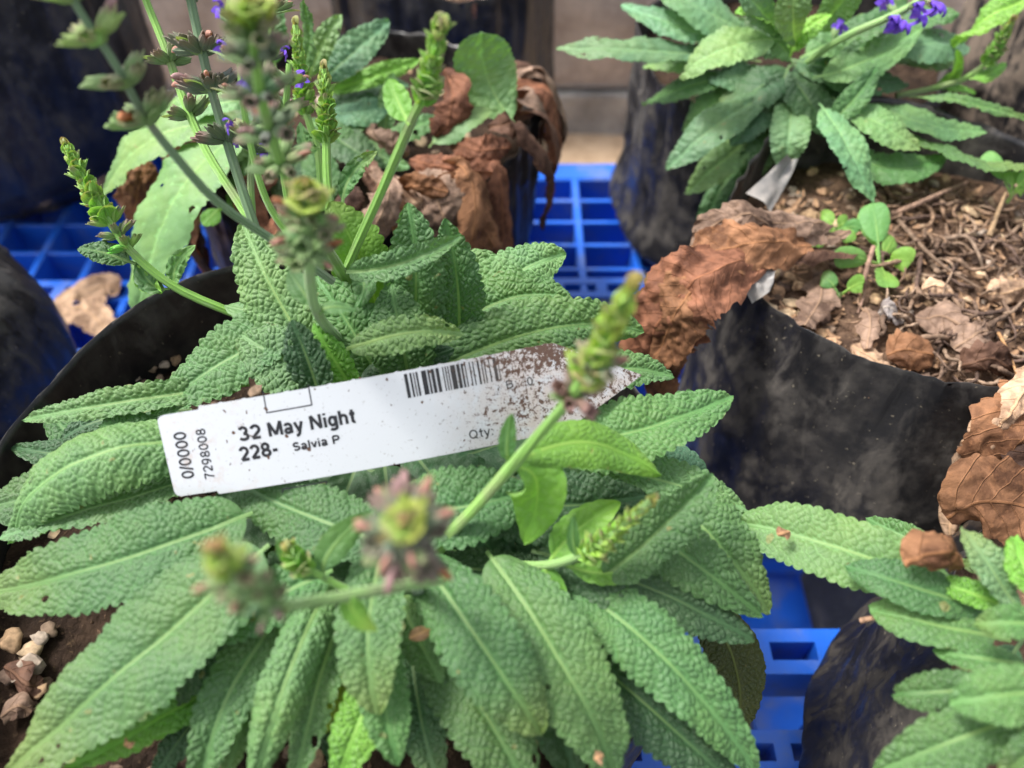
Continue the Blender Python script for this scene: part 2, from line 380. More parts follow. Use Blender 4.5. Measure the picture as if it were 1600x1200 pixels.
pallet((-38, 30, 0), -60, -17.2, 8, 47, 'blue plastic grid pallet at the far left with a tan dead leaf on it',
       list(np.arange(-58.4, -17.4, 2.9)), [y for y in np.arange(10, 45, 2.5) if not 30.9 < y < 32.5], [(8, 9.6, False), (30.9, 32.5, True), (45.4, 47, False)])

# ------------------------------------------------------------------ bags
PEB = []
for k in range(6):
    import bmesh
    bm = bmesh.new(); bmesh.ops.create_icosphere(bm, subdivisions=2, radius=1.0)
    for v in bm.verts:
        d = 1 + 0.55 * noise.noise(v.co * 1.4 + Vector((k * 5.1, 0, 0))) + 0.28 * noise.noise(v.co * 4 + Vector((0, k * 3.3, 0)))
        v.co *= d; v.co.z *= 0.7; v.co *= S
    me = bpy.data.meshes.new('pebble'); bm.to_mesh(me); bm.free()
    for p in me.polygons: p.use_smooth = k % 2 == 0
    me.materials.append(M_PEBBLE); PEB.append(me)
PEBCOL = [(0.33, 0.22, 0.13), (0.24, 0.17, 0.12), (0.42, 0.31, 0.20), (0.15, 0.10, 0.07), (0.36, 0.29, 0.23), (0.12, 0.08, 0.06)]
def grow_bag(label, cx, cy, zb, zt, r, seed, mat=M_BAG, soil=1.4, rim_amp=0.5, wr=0.35, lean=(0, 0), top=1.0, dome=False, rim_fn=None, rb=0.86, dent=None, pebbles=0, soil_mat=M_SOIL, crumbs=0):
    rng = random.Random(seed)
    t = thing('grow_bag', (cx, cy, zb), label, 'grow bag', 'black plastic grow bags standing on the pallets')
    nth, nzv = 144, 46; th = np.arange(nth) * 2 * math.pi / nth
    V = []; H = zt - zb
    def rr(a, s):
        # profile: tucked bottom, full belly, gently narrower at the rim
        b = rb + (1 - rb) * smooth01(np.array(s), 0.0, 0.42)
        tuck = 1 - 0.30 * (1 - smooth01(np.array(s), -0.02, 0.16))
        tp = 1 - (1 - top) * smooth01(np.array(s), 0.5, 1.0)
        if dome: tp = tp * math.sqrt(max(0.0, 1 - max(0, (s - 0.45) / 0.56) ** 2.2))
        return float(b * tuck * tp)
    def wrink(a, s):
        c, q = math.cos(a), math.sin(a)
        f1 = noise.noise((c * 2.6 + seed, q * 2.6, s * 0.7)); f2 = noise.noise((c * 5.5, q * 5.5 + seed, s * 1.6 + c))
        f3 = 1 - abs(noise.noise((c * 7 + seed * 2, q * 7, s * 1.2 + a * .4))) * 2
        f4 = noise.noise((c * 15, q * 15 - seed, s * 6.0)); f5 = max(0, 1 - abs(noise.noise((c * 4 + seed * 1.3, q * 4, s * 2.2 + a * .2))) * 9) * .30 + max(0, 1 - abs(noise.noise((c * 9 - seed, q * 9, s * 1.1))) * 7) * .22
        return wr * (0.9 * f1 + 0.45 * f2 + 0.35 * f3 * (0.4 + 0.6 * s) + 0.12 * f4 + f5)
    def rimz(a):
        z = rim_amp * (noise.noise((math.cos(a) * 1.7 + seed * 3, math.sin(a) * 1.7, 0.3)) + 0.4 * noise.noise((math.cos(a) * 5, math.sin(a) * 5 + seed, 0.7)))
        return z + (rim_fn(a) if rim_fn else 0)
    def pt(a, s, inset=0.0, dz=0.0):
        rad = r * rr(a, s) + wrink(a, s) - inset
        if dent: rad -= dent[2] * smooth01(np.array(s), .3, 1.0) * math.exp(-(((a - dent[0] + math.pi) % (2 * math.pi) - math.pi) / dent[1]) ** 2)
        return (cx + lean[0] * s + rad * math.cos(a), cy + lean[1] * s + rad * math.sin(a), zb + 0.06 + (H + rimz(a) * s) * s + dz)
    for k in range(nzv + 1):
        s = k / nzv; V += [pt(a, s) for a in th]
    if dome:
        Fs = [list(f) for f in gridfaces(nzv, nth, closed=True)] + [list(range(nzv * nth, nzv * nth + nth))]
    else:
        ni = 10; sdep = (soil + 0.8) / H
        for k in range(ni + 1):
            s = 1 - sdep * k / ni; V += [pt(a, s, 0.035 if k else 0.012, 0.012 if not k else 0) for a in th]
        Fs = [list(f) for f in gridfaces(nzv + ni + 1, nth, closed=True)]
    Fs.append(list(range(nth))[::-1])
    place('bag_wall', mesh('bag_wall', V, Fs, mat, (cx, cy, zb)), t, origin=(cx, cy, zb))
    if not dome:
        zs = zt - soil; m = 40; s0 = 1 - soil / H; SV = []
        for k in range(m + 1):
            q = k / m
            for a in th[::2]:
                rad = (r * rr(a, s0) + wrink(a, s0) - 0.05) * q
                if dent: rad -= q * dent[2] * .85 * math.exp(-(((a - dent[0] + math.pi) % (2 * math.pi) - math.pi) / dent[1]) ** 2)
                SV.append((cx + lean[0] * s0 + rad * math.cos(a), cy + lean[1] * s0 + rad * math.sin(a), zs - 0.35 * q ** 4))
        SV = np.array(SV); SV[:, 2] += 0.32 * fbm(SV, 0.45, seed, 3) + 0.12 * fbm(SV, 2.4, seed + 4, 2)
        place('soil', mesh('soil', SV, gridfaces(m, nth // 2, closed=True), soil_mat, (cx, cy, zs)), t, origin=(cx, cy, zs))
        def soilz(x, y):
            v = np.array([[x, y, zs]]); return zs + float(0.32 * fbm(v, 0.45, seed, 3)[0] + 0.12 * fbm(v, 2.4, seed + 4, 2)[0])
        for k in range(pebbles):
            a = rng.uniform(0, 2 * math.pi); q = math.sqrt(rng.uniform(0, 0.9)); rad = r * top * q * 0.93
            x, y = cx + lean[0] * s0 + rad * math.cos(a), cy + lean[1] * s0 + rad * math.sin(a); sc = rng.choice([.11, .14, .18, .22, .3]) * rng.uniform(.8, 1.2)
            M = Matrix.Translation((x, y, soilz(x, y) - 0.35 * q ** 4 + sc * 0.25)) @ Matrix.Rotation(rng.uniform(0, 6.3), 4, 'Z') @ Matrix.Rotation(rng.uniform(-.5, .5), 4, 'X') @ Matrix.Diagonal((sc * rng.uniform(.8, 1.4), sc, sc * rng.uniform(.6, 1), 1))
            place('pebble', rng.choice(PEB), t, M, color=rng.choice(PEBCOL))
        if crumbs:
            CV = []; CF = []
            for k in range(crumbs):
                a = rng.uniform(0, 2 * math.pi); q = math.sqrt(rng.random()); rad = r * top * q * 0.95
                x, y = cx + lean[0] * s0 + rad * math.cos(a), cy + lean[1] * s0 + rad * math.sin(a)
                z = soilz(x, y) - 0.35 * q ** 4; sc = rng.uniform(.035, .11); b = len(CV)
                e = Matrix.Rotation(rng.uniform(0, 6.3), 3, Vector((rng.gauss(0, 1), rng.gauss(0, 1), rng.gauss(0, 1))).normalized())
                for v in ((1, 0, 0), (-.9, .2, 0), (0, .7, .1), (0, -.8, 0), (0, 0, .6), (.1, 0, -.6)):
                    CV.append(tuple(Vector((x, y, z + sc * .3)) + (e @ Vector(v)) * sc * rng.uniform(.7, 1.3)))
                for f in ((0, 2, 4), (2, 1, 4), (1, 3, 4), (3, 0, 4), (2, 0, 5), (1, 2, 5), (3, 1, 5), (0, 3, 5)): CF.append([b + i for i in f])
            tag(place('crumbs', mesh('crumbs', CV, CF, M_SOIL, (cx, cy, zs), smooth=False), t, origin=(cx, cy, zs)), kind='stuff')
        t['soil_z'] = zs
        return t, soilz
    return t, None
def bump_at(a0, wdt, h): return lambda a: h * math.exp(-(((a - a0 + math.pi) % (2 * math.pi) - math.pi) / wdt) ** 2)
bagA, soilA = grow_bag('black grow bag in front holding the tagged salvia, its smooth black rim showing at left', -5.0, 11.3, 14, 25.2, 9.7, 3.0, M_BAG, 1.9, 0.25, 0.22, rim_fn=bump_at(2.2, 0.6, 0.9), pebbles=230, crumbs=900, soil_mat=M_SOIL_SHADED)
for (px, py, sc, c) in ((18, 1000, .36, 0), (50, 1018, .30, 2), (62, 1000, .24, 4), (38, 1045, .42, 4), (75, 985, .26, 1), (12, 1058, .26, 5), (20, 1110, .3, 3), (60, 1080, .22, 0),
                        (215, 588, .2, 4), (235, 575, .24, 1), (258, 570, .2, 4), (275, 562, .22, 0), (290, 590, .22, 4), (300, 545, .13, 2), (250, 592, .18, 1), (225, 600, .2, 3)):
    p = P(px, py, bagA['soil_z']); p = P(px, py, soilA(p.x, p.y) + sc * .3)
    place('pebble', PEB[(px + py) % 6], bagA, Matrix.Translation(p) @ Matrix.Rotation(px, 4, 'Z') @ Matrix.Diagonal((sc * 1.0, sc * .78, sc * .7, 1)), color=tuple(.8 * x for x in PEBCOL[c]))
bagB, soilB = grow_bag('dusty black grow bag with dead roots and tiny seedlings on its bare soil', 15.1, 21.1, 14, 25.0, 7.7, 8.0, M_BAGD, 1.35, 0.15, 0.30, lean=(.4, 1.7), top=.97, rim_fn=lambda a: bump_at(1.7, 0.9, 1.1)(a) - bump_at(3.2, .55, .75)(a), dent=(-1.9, .8, .45), rb=1.0, pebbles=280, crumbs=2600)
bagC, soilC = grow_bag('creased black grow bag in the near right corner under a leafy salvia', 17.9, 5.2, 14, 25.0, 8.2, 12.0, M_BAGM, 1.2, 0.4, 0.36, rb=1.12, top=.94)
bagD, soilD = grow_bag('grow bag behind the white tag with brown dead leaves hanging over its rim', -6.6, 31.2, 14, 25.0, 7.4, 17.0, M_BAG, 1.0, 0.5, 0.45, pebbles=60, soil_mat=M_SOIL_SHADED)
bagE, soilE = grow_bag('grow bag at the back right under the salvia with violet flowers', 13.4, 37.3, 14, 25.0, 7.2, 21.0, M_BAGD, 1.0, 0.5, 0.4, rb=1.12, soil_mat=M_SOIL_SHADED)
bagF, _ = grow_bag('tall dark grow bag in the back left corner', -30.6, 44.2, 14, 33.0, 9.2, 25.0, M_BAG, 1.0, 0.5, 0.4, rb=1.0)
bagG, _ = grow_bag('rounded dusty bag at the left edge beside the tan dead leaf', -25.4, 21.8, 14, 24.9, 6.4, 31.0, M_BAGD, dome=True, wr=0.3)
bagH, soilH = grow_bag('black bag of soil at the top centre with a wide folded rim', -4.2, 52.0, 0, 23.7, 6.9, 36.0, M_BAG, 3.6, 0.8, 0.5, pebbles=80)
bagI, _ = grow_bag('brown dusty bag at the top right behind the green flower spike', 30.2, 37.0, 14, 27.5, 8.2, 41.0, M_BAGB, 1.2, 0.5, 0.5)

# ------------------------------------------------------------------ leaves
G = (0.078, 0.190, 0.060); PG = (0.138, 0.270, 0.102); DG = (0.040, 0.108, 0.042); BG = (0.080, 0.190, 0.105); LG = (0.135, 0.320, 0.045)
YG = (0.33, 0.43, 0.03); OL = (0.075, 0.085, 0.018); MG = (0.096, 0.220, 0.070); BP = (0.115, 0.245, 0.125)
_ls = [0]
def cells(x, y, size, seed):
    """F2-F1 of jittered points: the pillows between the net of veins"""
    X, Y = x / size, y / size; ix, iy = np.floor(X), np.floor(Y); d1 = np.full(X.shape, 9.0); d2 = d1.copy()
    for a in (-1, 0, 1):
        for b in (-1, 0, 1):
            gx, gy = ix + a, iy + b
            h = np.sin(gx * 127.1 + gy * 311.7 + seed * 17.3) * 43758.5453; jx = h - np.floor(h)
            h = np.sin(gx * 269.5 + gy * 183.3 + seed * 9.1) * 24634.6345; jy = h - np.floor(h)
            d = np.hypot(gx + .15 + .7 * jx - X, gy + .15 + .7 * jy - Y)
            d2 = np.where(d < d1, d1, np.minimum(d2, d)); d1 = np.minimum(d1, d)
    return d2 - d1
def leaf(parent, b, m, t, wpx, tint=G, roll=0.0, fold=0.10, curl=0.22, wave=0.10, teeth=0.10, rug=1.0, res=1, up=None, petiole=0.10, a=0.62, bb=0.72, mat=None, tex=0.162, name='leaf', wcm=None):
    """blade through base, mid and tip (cm); wpx its width as seen, in photo pixels"""
    _ls[0] += 1; sd_ = _ls[0]; rng = random.Random(sd_ * 13 + 5)
    b, m, t = Vector(b), Vector(m), Vector(t)
    nu, nv = (216, 76) if res == 1 else (72, 20) if res == 2 else (40, 12)
    ctrl = m * 2 - (b + t) * 0.5
    u = np.linspace(0, 1, nu + 1)[:, None]; v = np.linspace(-1, 1, nv + 1)[None, :]
    C = ((1 - u) ** 2) * np.array(b) + 2 * u * (1 - u) * np.array(ctrl) + u * u * np.array(t)
    T = norm(2 * (1 - u) * np.array(ctrl - b) + 2 * u * np.array(t - ctrl))
    L = float(np.linalg.norm(np.diff(C, axis=0), axis=1).sum())
    upv = np.array(up if up is not None else (0, -0.25, 1.0)) + np.array([rng.uniform(-.12, .12), rng.uniform(-.12, .12), 0])
    N = norm(upv[None] - T * (T @ upv)[:, None]); B = np.cross(T, N)
    rl = R(roll) + 0.25 * rng.uniform(-1, 1) * (u[:, 0] - .3)
    B, N = B * np.cos(rl)[:, None] + N * np.sin(rl)[:, None], N * np.cos(rl)[:, None] - B * np.sin(rl)[:, None]
    if wcm is None:
        k = nu // 2; p0 = proj(C[k] - B[k] * .2); p1 = proj(C[k] + B[k] * .2)
        wcm = wpx / max(20.0, math.hypot(p1[0] - p0[0], p1[1] - p0[1]) / 0.4)
    hw0 = wcm / 2
    x = np.clip((u[:, 0] - petiole) / (1 - petiole), 0, 1); pk = a / (a + bb)
    f = (np.maximum(x, 1e-4) ** a) * (np.maximum(1 - x, 0) ** bb) / (pk ** a * (1 - pk) ** bb)
    prof = np.maximum(f * hw0, 0.05 * (1 - x) + 0.004)
    ucm = u[:, 0] * L
    nt = max(6, L / (0.28 if res == 1 else .28))
    def mar(side):
        ph = rng.uniform(0, 3); jit = 0.9 * np.array([noise.noise((uu * 0.9 * L + ph * 10, side, sd_)) for uu in u[:, 0]])
        s = np.abs(np.sin(math.pi * nt * u[:, 0] + ph + jit)) ** 0.7
        big = np.array([noise.noise((uu * 1.2 * L, side * 4, sd_ * 2)) for uu in u[:, 0]])
        return -teeth * (1 - s) * smooth01(x, 0.02, 0.2) * min(1.0, 0.9 / max(hw0, .3)) + 0.10 * big
    mm = np.where(v < 0, mar(-1)[:, None], mar(1)[:, None])
    vv = v * (1 + mm * np.abs(v) ** 5)
    vc = vv * prof[:, None]                                   # cm across
    uc = np.broadcast_to(ucm[:, None], vc.shape)
    q = np.abs(vv); h = fold * q * hw0 * 2 * np.minimum(1, prof[:, None] / hw0) - curl * q ** 2 * prof[:, None]
    p1, p2 = rng.uniform(0, 6), rng.uniform(0, 6); kk = rng.uniform(.75, 1.25)
    ph = np.where(v < 0, p1, p2); h = h + wave * np.sin(uc * 1.9 * kk + ph) * q ** 2 * np.minimum(1, prof[:, None] / .6) + 0.35 * wave * np.sin(uc * 5.1 + ph * 2) * q ** 3 * np.minimum(1, prof[:, None] / .6)
    # veins and pillows
    sx_ = uc - 0.85 * np.abs(vc)
    sidev = np.abs((sx_ * 1.55 + np.where(v < 0, 0.0, 0.45)) % 1.0 - 0.5) * 2            # 0 on the vein centre line .. 1
    wx = uc + 0.05 * np.sin(vc * 9 + sd_); wy = vc + 0.05 * np.sin(uc * 8 + sd_)
    cs = tex if res == 1 else tex * 1.6 if res == 2 else tex * 2.6
    aw = np.abs(wy); cl = cells(wx * 0.76 - 0.65 * aw + np.where(vc < 0, 50.0, 0.0), (aw * 0.76 + wx * 0.65) * 0.88, cs, sd_ % 97)
    rel = smooth01(cl, 0.0, 0.50) * (0.55 + 0.45 * smooth01(1 - sidev, 0.0, 0.30)) * smooth01(np.abs(vc), 0.02, 0.13)
    fadeb = smooth01(x, 0.0, 0.12)[:, None]
    amp = rug * (0.045 if res == 1 else 0.075 if res == 2 else 0.03)
    h = h + fadeb * (amp * (rel - 0.5) + rug * 0.028 * (smooth01(1 - sidev, 0.0, 0.8) - .5) * np.minimum(1, q * 2)) - 0.05 * rug * np.exp(-(vc / 0.10) ** 2) + 0.03 * np.exp(-(vc / 0.035) ** 2)
    hb = 0.06 * np.array([[noise.noise((uu * L * .8, vq * hw0 * 1.2, sd_ * 1.7)) for vq in np.linspace(-1, 1, 9)] for uu in u[::10, 0]])
    gi = np.clip(np.arange(nu + 1) / 10, 0, hb.shape[0] - 1.001); gj = np.linspace(0, 8 - 1e-6, nv + 1)
    i0 = gi.astype(int); j0 = gj.astype(int); fi = (gi - i0)[:, None]; fj = (gj - j0)[None]
    h = h + 2.0 * (hb[i0][:, j0] * (1 - fi) * (1 - fj) + hb[i0 + 1][:, j0] * fi * (1 - fj) + hb[i0][:, j0 + 1] * (1 - fi) * fj + hb[i0 + 1][:, j0 + 1] * fi * fj) * fadeb
    V = C[:, None] + B[:, None] * (vc * np.cos(min(.9, curl * .8) * q))[..., None] + N[:, None] * h[..., None]
    LF = gridfaces(nu, nv)
    if res <= 2 and rug > .5 and rng.random() < .30:
        keep = np.ones((nu, nv), bool); ii, jj = np.meshgrid((np.arange(nu) + .5) / nu, (np.arange(nv) + .5) / nv * 2 - 1, indexing='ij')
        for _ in range(rng.choice([1, 1, 2, 3])):
            hu, hv, hr = rng.uniform(.35, .9), rng.choice([-1, 1]) * rng.uniform(.35, 1.0), rng.uniform(.05, .13)
            wob = 1 + .3 * np.sin(ii * L * 14 + jj * 9)
            keep &= ((ii - hu) * L / hr) ** 2 + ((jj - hv) * hw0 / hr) ** 2 > wob
        LF = LF[keep.ravel()]
    me = mesh(name, V.reshape(-1, 3), LF, mat or M_LEAF, b,
              uv={'UVMap': np.stack([uc, vc], -1).reshape(-1, 2) + np.array([sd_ * 3.7, 0]), 'Shape': np.stack(np.broadcast_arrays(u, v), -1).reshape(-1, 2)},
              attrs={'relief': rel.ravel() if rug > 0.3 else 0.4 + 0.3 * rel.ravel()})
    j = rng.uniform(.74, 1.10) * (.78 if res == 1 else .96); tint = (tint[0] * .96 * j * rng.uniform(.92, 1.1), tint[1] * j, tint[2] * .97 * j * rng.uniform(.92, 1.1))
    return place(name, me, parent, origin=b, color=tint)
def leafp(parent, spec, wpx, tint=G, **k):
    """spec: (px, py, z) base, mid, tip"""
    b, m, t = [P(*s) for s in spec]; return leaf(parent, b, m, t, wpx, tint, **k)
def leafd(parent, spec, wpx, tint=G, **k):
    b, m, t = [D(*s) for s in spec]; return leaf(parent, b, m, t, wpx, tint, **k)

def plant(loc, label): return thing('salvia_plant', loc, label, 'plant', 'salvia plants in the grow bags')
plA = plant(P(610, 700, 24), 'large salvia in front with the white tag lying on its crinkled green leaves')
CAMUP = (0, -0.75, 0.66)
MAIN = [
 # lower left fan
 ((420, 850, 28.2), (205, 1035, 27.2), (2, 1215, 25.0), 170, MG, {}),
 ((395, 800, 27.6), (165, 880, 27.4), (-35, 930, 25.6), 150, G, {}),
 ((350, 690, 27.2), (115, 722, 28.0), (14, 850, 25.6), 125, PG, dict(curl=.5, fold=.0)),
 ((250, 705, 26.6), (95, 760, 26.2), (-50, 800, 25.2), 105, G, {}),
 ((210, 720, 25.6), (110, 712, 25.6), (15, 698, 25.0), 62, DG, {}),
 ((200, 720, 25.2), (125, 690, 25.3), (66, 630, 25.0), 75, G, {}),
 ((390, 600, 26.8), (190, 628, 27.4), (33, 657, 26.6), 50, PG, dict(fold=.2, roll=15)),
 ((475, 495, 28.2), (355, 560, 27.8), (235, 650, 26.8), 100, MG, dict(teeth=.18)),
 ((330, 690, 26.6), (220, 668, 27.0), (153, 663, 27.0), 52, G, {}),
 ((330, 740, 26.6), (150, 790, 26.7), (-5, 840, 26.0), 62, PG, dict(roll=-25)),
 ((610, 850, 27.8), (470, 800, 27.6), (350, 745, 26.8), 125, G, {}),
 ((590, 800, 27.6), (720, 790, 28.1), (845, 765, 27.9), 135, G, {}),
 ((720, 790, 27.2), (870, 790, 27.4), (1015, 775, 27.2), 125, DG, {}),
 # right
 ((860, 705, 27.4), (1010, 668, 27.8), (1146, 618, 27.6), 112, MG, dict(fold=.15)),
 ((880, 720, 26.6), (1040, 752, 26.8), (1170, 798, 26.2), 88, PG, {}),
 ((940, 905, 27.2), (1035, 825, 28.0), (1114, 740, 28.4), 88, G, dict(fold=.28, roll=-20)),
 ((1010, 760, 26.4), (1110, 835, 26.6), (1205, 960, 25.2), 125, G, {}),
 ((960, 800, 26.9), (1060, 860, 27.1), (1195, 965, 25.8), 110, MG, {}),
 ((830, 860, 27.0), (1020, 920, 26.8), (1180, 1002, 25.6), 115, DG, dict(roll=8)),
 ((880, 905, 26.6), (1045, 1035, 26.6), (1188, 1215, 24.4), 118, MG, {}),
 ((840, 960, 25.2), (1020, 1110, 25.4), (1160, 1240, 24.0), 125, DG, {}),
 ((760, 860, 27.4), (890, 1055, 27.2), (965, 1220, 25.6), 145, MG, {}),
 ((650, 860, 27.8), (765, 1025, 27.9), (848, 1150, 26.8), 140, G, {}),
 ((600, 850, 28.2), (575, 990, 28.3), (592, 1120, 27.5), 118, MG, {}),
 ((590, 960, 27.0), (600, 1090, 27.2), (624, 1196, 26.6), 88, G, {}),
 ((560, 940, 25.8), (535, 1050, 26.0), (506, 1148, 25.6), 55, YG, dict(rug=.6)),
 ((600, 1040, 26.0), (560, 1130, 26.4), (520, 1240, 25.2), 85, LG, {}),
 ((520, 900, 27.2), (445, 1070, 27.4), (395, 1245, 25.6), 92, MG, dict(curl=.6, roll=15)),
 ((540, 940, 26.2), (490, 1090, 26.5), (455, 1250, 25.2), 70, G, dict(wave=.16)),
 ((510, 960, 25.6), (500, 1040, 25.9), (495, 1110, 25.6), 62, G, {}),
 ((500, 900, 26.6), (370, 1060, 26.6), (310, 1250, 25.2), 98, MG, {}),
 ((480, 900, 26.4), (330, 1020, 26.2), (195, 1145, 25.0), 85, DG, {}),
 ((430, 1000, 25.4), (270, 1110, 25.7), (100, 1200, 25.0), 72, LG, {}),
 ((520, 890, 27.6), (390, 950, 27.5), (285, 1005, 26.6), 95, G, {}),
 ((620, 930, 26.6), (655, 1000, 26.9), (692, 1070, 26.4), 75, MG, {}),
 ((640, 980, 25.4), (655, 1110, 25.6), (690, 1240, 25.0), 88, DG, {}),
 ((670, 980, 26.2), (755, 1110, 26.4), (835, 1255, 25.4), 145, G, {}),
 ((660, 880, 26.6), (810, 895, 26.8), (945, 905, 26.4), 72, DG, {}),
 ((800, 890, 25.6), (880, 960, 25.8), (955, 1050, 25.2), 55, DG, {}),
 ((1090, 940, 23.4), (1150, 1040, 22.6), (1150, 1160, 20.6), 92, OL, dict(teeth=.05)),
 ((470, 960, 25.6), (400, 1080, 25.8), (350, 1230, 25.0), 62, G, {}), ((540, 960, 25.4), (520, 1110, 25.6), (560, 1230, 25.0), 66, DG, {}),
 ((400, 960, 25.2), (250, 1060, 25.4), (130, 1170, 24.8), 66, DG, {}), ((380, 1040, 24.9), (300, 1130, 25.0), (230, 1230, 24.6), 60, DG, {}),
 ((900, 960, 24.9), (980, 1060, 25.0), (1060, 1200, 24.2), 80, DG, {}), ((760, 920, 25.8), (850, 1020, 25.9), (905, 1110, 25.2), 80, DG, {}), ((700, 900, 26.0), (720, 1000, 26.2), (742, 1120, 25.6), 70, DG, {}),
 ((860, 780, 25.6), (960, 830, 25.8), (1050, 880, 25.2), 90, G, {}), ((300, 640, 25.8), (180, 650, 26.0), (90, 690, 25.4), 60, DG, {}),
 ((960, 740, 25.4), (1050, 720, 25.6), (1105, 760, 25.0), 70, BG, dict(rug=.4)),
 # behind the tag
 ((640, 600, 27.2), (850, 515, 28.0), (1008, 520, 27.4), 112, MG, dict(up=(0, -.6, .8), fold=.05)),
 ((860, 610, 26.6), (970, 578, 27.0), (1054, 590, 26.6), 62, MG, {}),
 ((700, 520, 26.8), (800, 465, 27.6), (895, 470, 27.6), 92, G, dict(up=(0, -.5, .8))),
 ((690, 500, 26.6), (800, 430, 27.6), (885, 395, 28.0), 95, PG, dict(up=(0, -.5, .8))),
 ((700, 480, 26.2), (730, 430, 27.0), (775, 398, 27.5), 80, PG, dict(up=(0, -.6, .7))),
 ((640, 560, 27.0), (650, 440, 29.6), (637, 316, 31.4), 105, G, dict(up=CAMUP)),
 ((715, 560, 27.0), (715, 450, 29.2), (694, 342, 31.0), 88, G, dict(up=CAMUP)),
 ((540, 425, 30.2), (630, 410, 30.6), (722, 368, 31.0), 48, PG, dict(fold=.3, roll=-30)),
 ((590, 590, 27.6), (545, 510, 28.8), (490, 430, 29.4), 110, G, dict(up=CAMUP)),
 ((640, 600, 27.6), (625, 520, 29.0), (610, 440, 29.8), 110, MG, dict(up=CAMUP)),
 ((540, 545, 29.2), (640, 520, 29.9), (728, 522, 29.4), 60, PG, dict(teeth=.16, up=(0, -.5, .8))),
 ((560, 600, 27.8), (640, 570, 28.0), (710, 545, 28.2), 62, DG, dict(rug=.4, up=(0, -.6, .8))),
 ((500, 630, 28.2), (478, 560, 29.4), (454, 500, 30.2), 72, DG, dict(up=CAMUP, roll=18)),
 ((556, 620, 28.0), (520, 560, 29.0), (488, 505, 29.6), 52, LG, dict(up=CAMUP)),
 ((490, 560, 27.6), (425, 450, 29.0), (378, 345, 30.0), 118, PG, dict(up=CAMUP)),
 ((520, 600, 27.2), (440, 560, 28.0), (370, 520, 28.0), 120, PG, dict(up=(0, -.5, .8))),
 ((590, 480, 28.0), (556, 390, 30.0), (515, 315, 31.2), 100, LG, dict(up=CAMUP, rug=.3)),
 ((440, 510, 27.4), (395, 490, 27.8), (352, 478, 27.8), 50, PG, dict(rug=.3)),
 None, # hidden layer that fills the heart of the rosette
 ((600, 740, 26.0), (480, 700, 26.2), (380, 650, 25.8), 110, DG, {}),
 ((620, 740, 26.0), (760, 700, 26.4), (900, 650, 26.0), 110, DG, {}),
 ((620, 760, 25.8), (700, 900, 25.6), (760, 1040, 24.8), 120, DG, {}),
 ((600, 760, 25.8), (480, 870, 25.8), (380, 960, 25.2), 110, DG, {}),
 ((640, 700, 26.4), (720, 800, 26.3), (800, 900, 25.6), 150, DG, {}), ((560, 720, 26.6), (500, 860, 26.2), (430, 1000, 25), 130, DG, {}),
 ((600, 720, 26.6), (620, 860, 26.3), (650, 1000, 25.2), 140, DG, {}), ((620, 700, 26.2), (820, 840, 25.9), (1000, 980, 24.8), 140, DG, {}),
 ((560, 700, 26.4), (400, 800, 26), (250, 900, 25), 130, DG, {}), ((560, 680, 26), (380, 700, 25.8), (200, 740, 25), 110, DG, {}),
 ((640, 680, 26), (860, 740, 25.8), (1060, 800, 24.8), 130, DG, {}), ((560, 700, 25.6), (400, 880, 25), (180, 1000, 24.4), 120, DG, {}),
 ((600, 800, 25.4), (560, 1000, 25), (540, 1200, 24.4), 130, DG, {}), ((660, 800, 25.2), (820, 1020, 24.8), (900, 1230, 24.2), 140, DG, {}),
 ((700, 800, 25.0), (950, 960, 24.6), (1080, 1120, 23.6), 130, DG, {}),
]
_fill = False
for spec in MAIN:
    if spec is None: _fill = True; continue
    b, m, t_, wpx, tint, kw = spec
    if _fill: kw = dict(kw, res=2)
    kw = dict(dict(petiole=.03, a=.45, teeth=.15), **kw); leafp(plA, (b, m, t_), wpx * 1.0, tint, **kw)

# ------------------------------------------------------------------ flower stems
def axis_matrix(pos, z, x=None, sc=(1, 1, 1)):
    z = Vector(z).normalized(); x = Vector(x) if x is not None else Vector((0.3, 0.5, 0.8))
    x = (x - z * x.dot(z));
    if x.length < 1e-4: x = z.orthogonal()
    x.normalize(); y = z.cross(x)
    M = Matrix((( x.x * sc[0], y.x * sc[1], z.x * sc[2], pos[0]), (x.y * sc[0], y.y * sc[1], z.y * sc[2], pos[1]), (x.z * sc[0], y.z * sc[1], z.z * sc[2], pos[2]), (0, 0, 0, 1)))
    return M
def calyx_mesh(seed, opening):
    """ribbed two-lipped cup, length 1 along z"""
    n, k = 12, 20; V = []; U = []; rng = random.Random(seed)
    for i in range(n + 1):
        s = i / n; rad = 0.05 + 0.22 * math.sin(min(1, s * 1.5) * math.pi / 2) ** 0.8 + opening * max(0, s - .5)
        for j in range(k):
            a = 2 * math.pi * j / k; rb = 1 + 0.06 * math.cos(a * 10)
            lip = 0.0
            if s > 0.75: lip = (s - .75) / .25 * (0.24 * abs(math.cos(a * 2.5)) + 0.10 * math.cos(a) - .08)
            z = s * 0.85 + lip; bend = 0.12 * s * s
            V.append((rad * rb * math.cos(a) * 0.85 + bend, rad * rb * math.sin(a), z)); U.append((s, j / k))
    for i in range(4):                        # inside of the cup
        s = 1 - i * .25; rad = (0.05 + 0.22 + opening * max(0, s - .5)) * (.86 - .1 * i)
        for j in range(k):
            a = 2 * math.pi * j / k; lip = (0.24 * abs(math.cos(a * 2.5)) + 0.10 * math.cos(a) - .08) if i == 0 else 0
            V.append((rad * math.cos(a) * .85 + .12 * s * s, rad * math.sin(a), s * .85 + lip)); U.append((s, j / k))
    return mesh('calyx', V, gridfaces(n + 4, k, closed=True), M_CALYX, uv={'UVMap': U})
CALYX = [calyx_mesh(1, -.06), calyx_mesh(2, .08), calyx_mesh(3, -.16)]
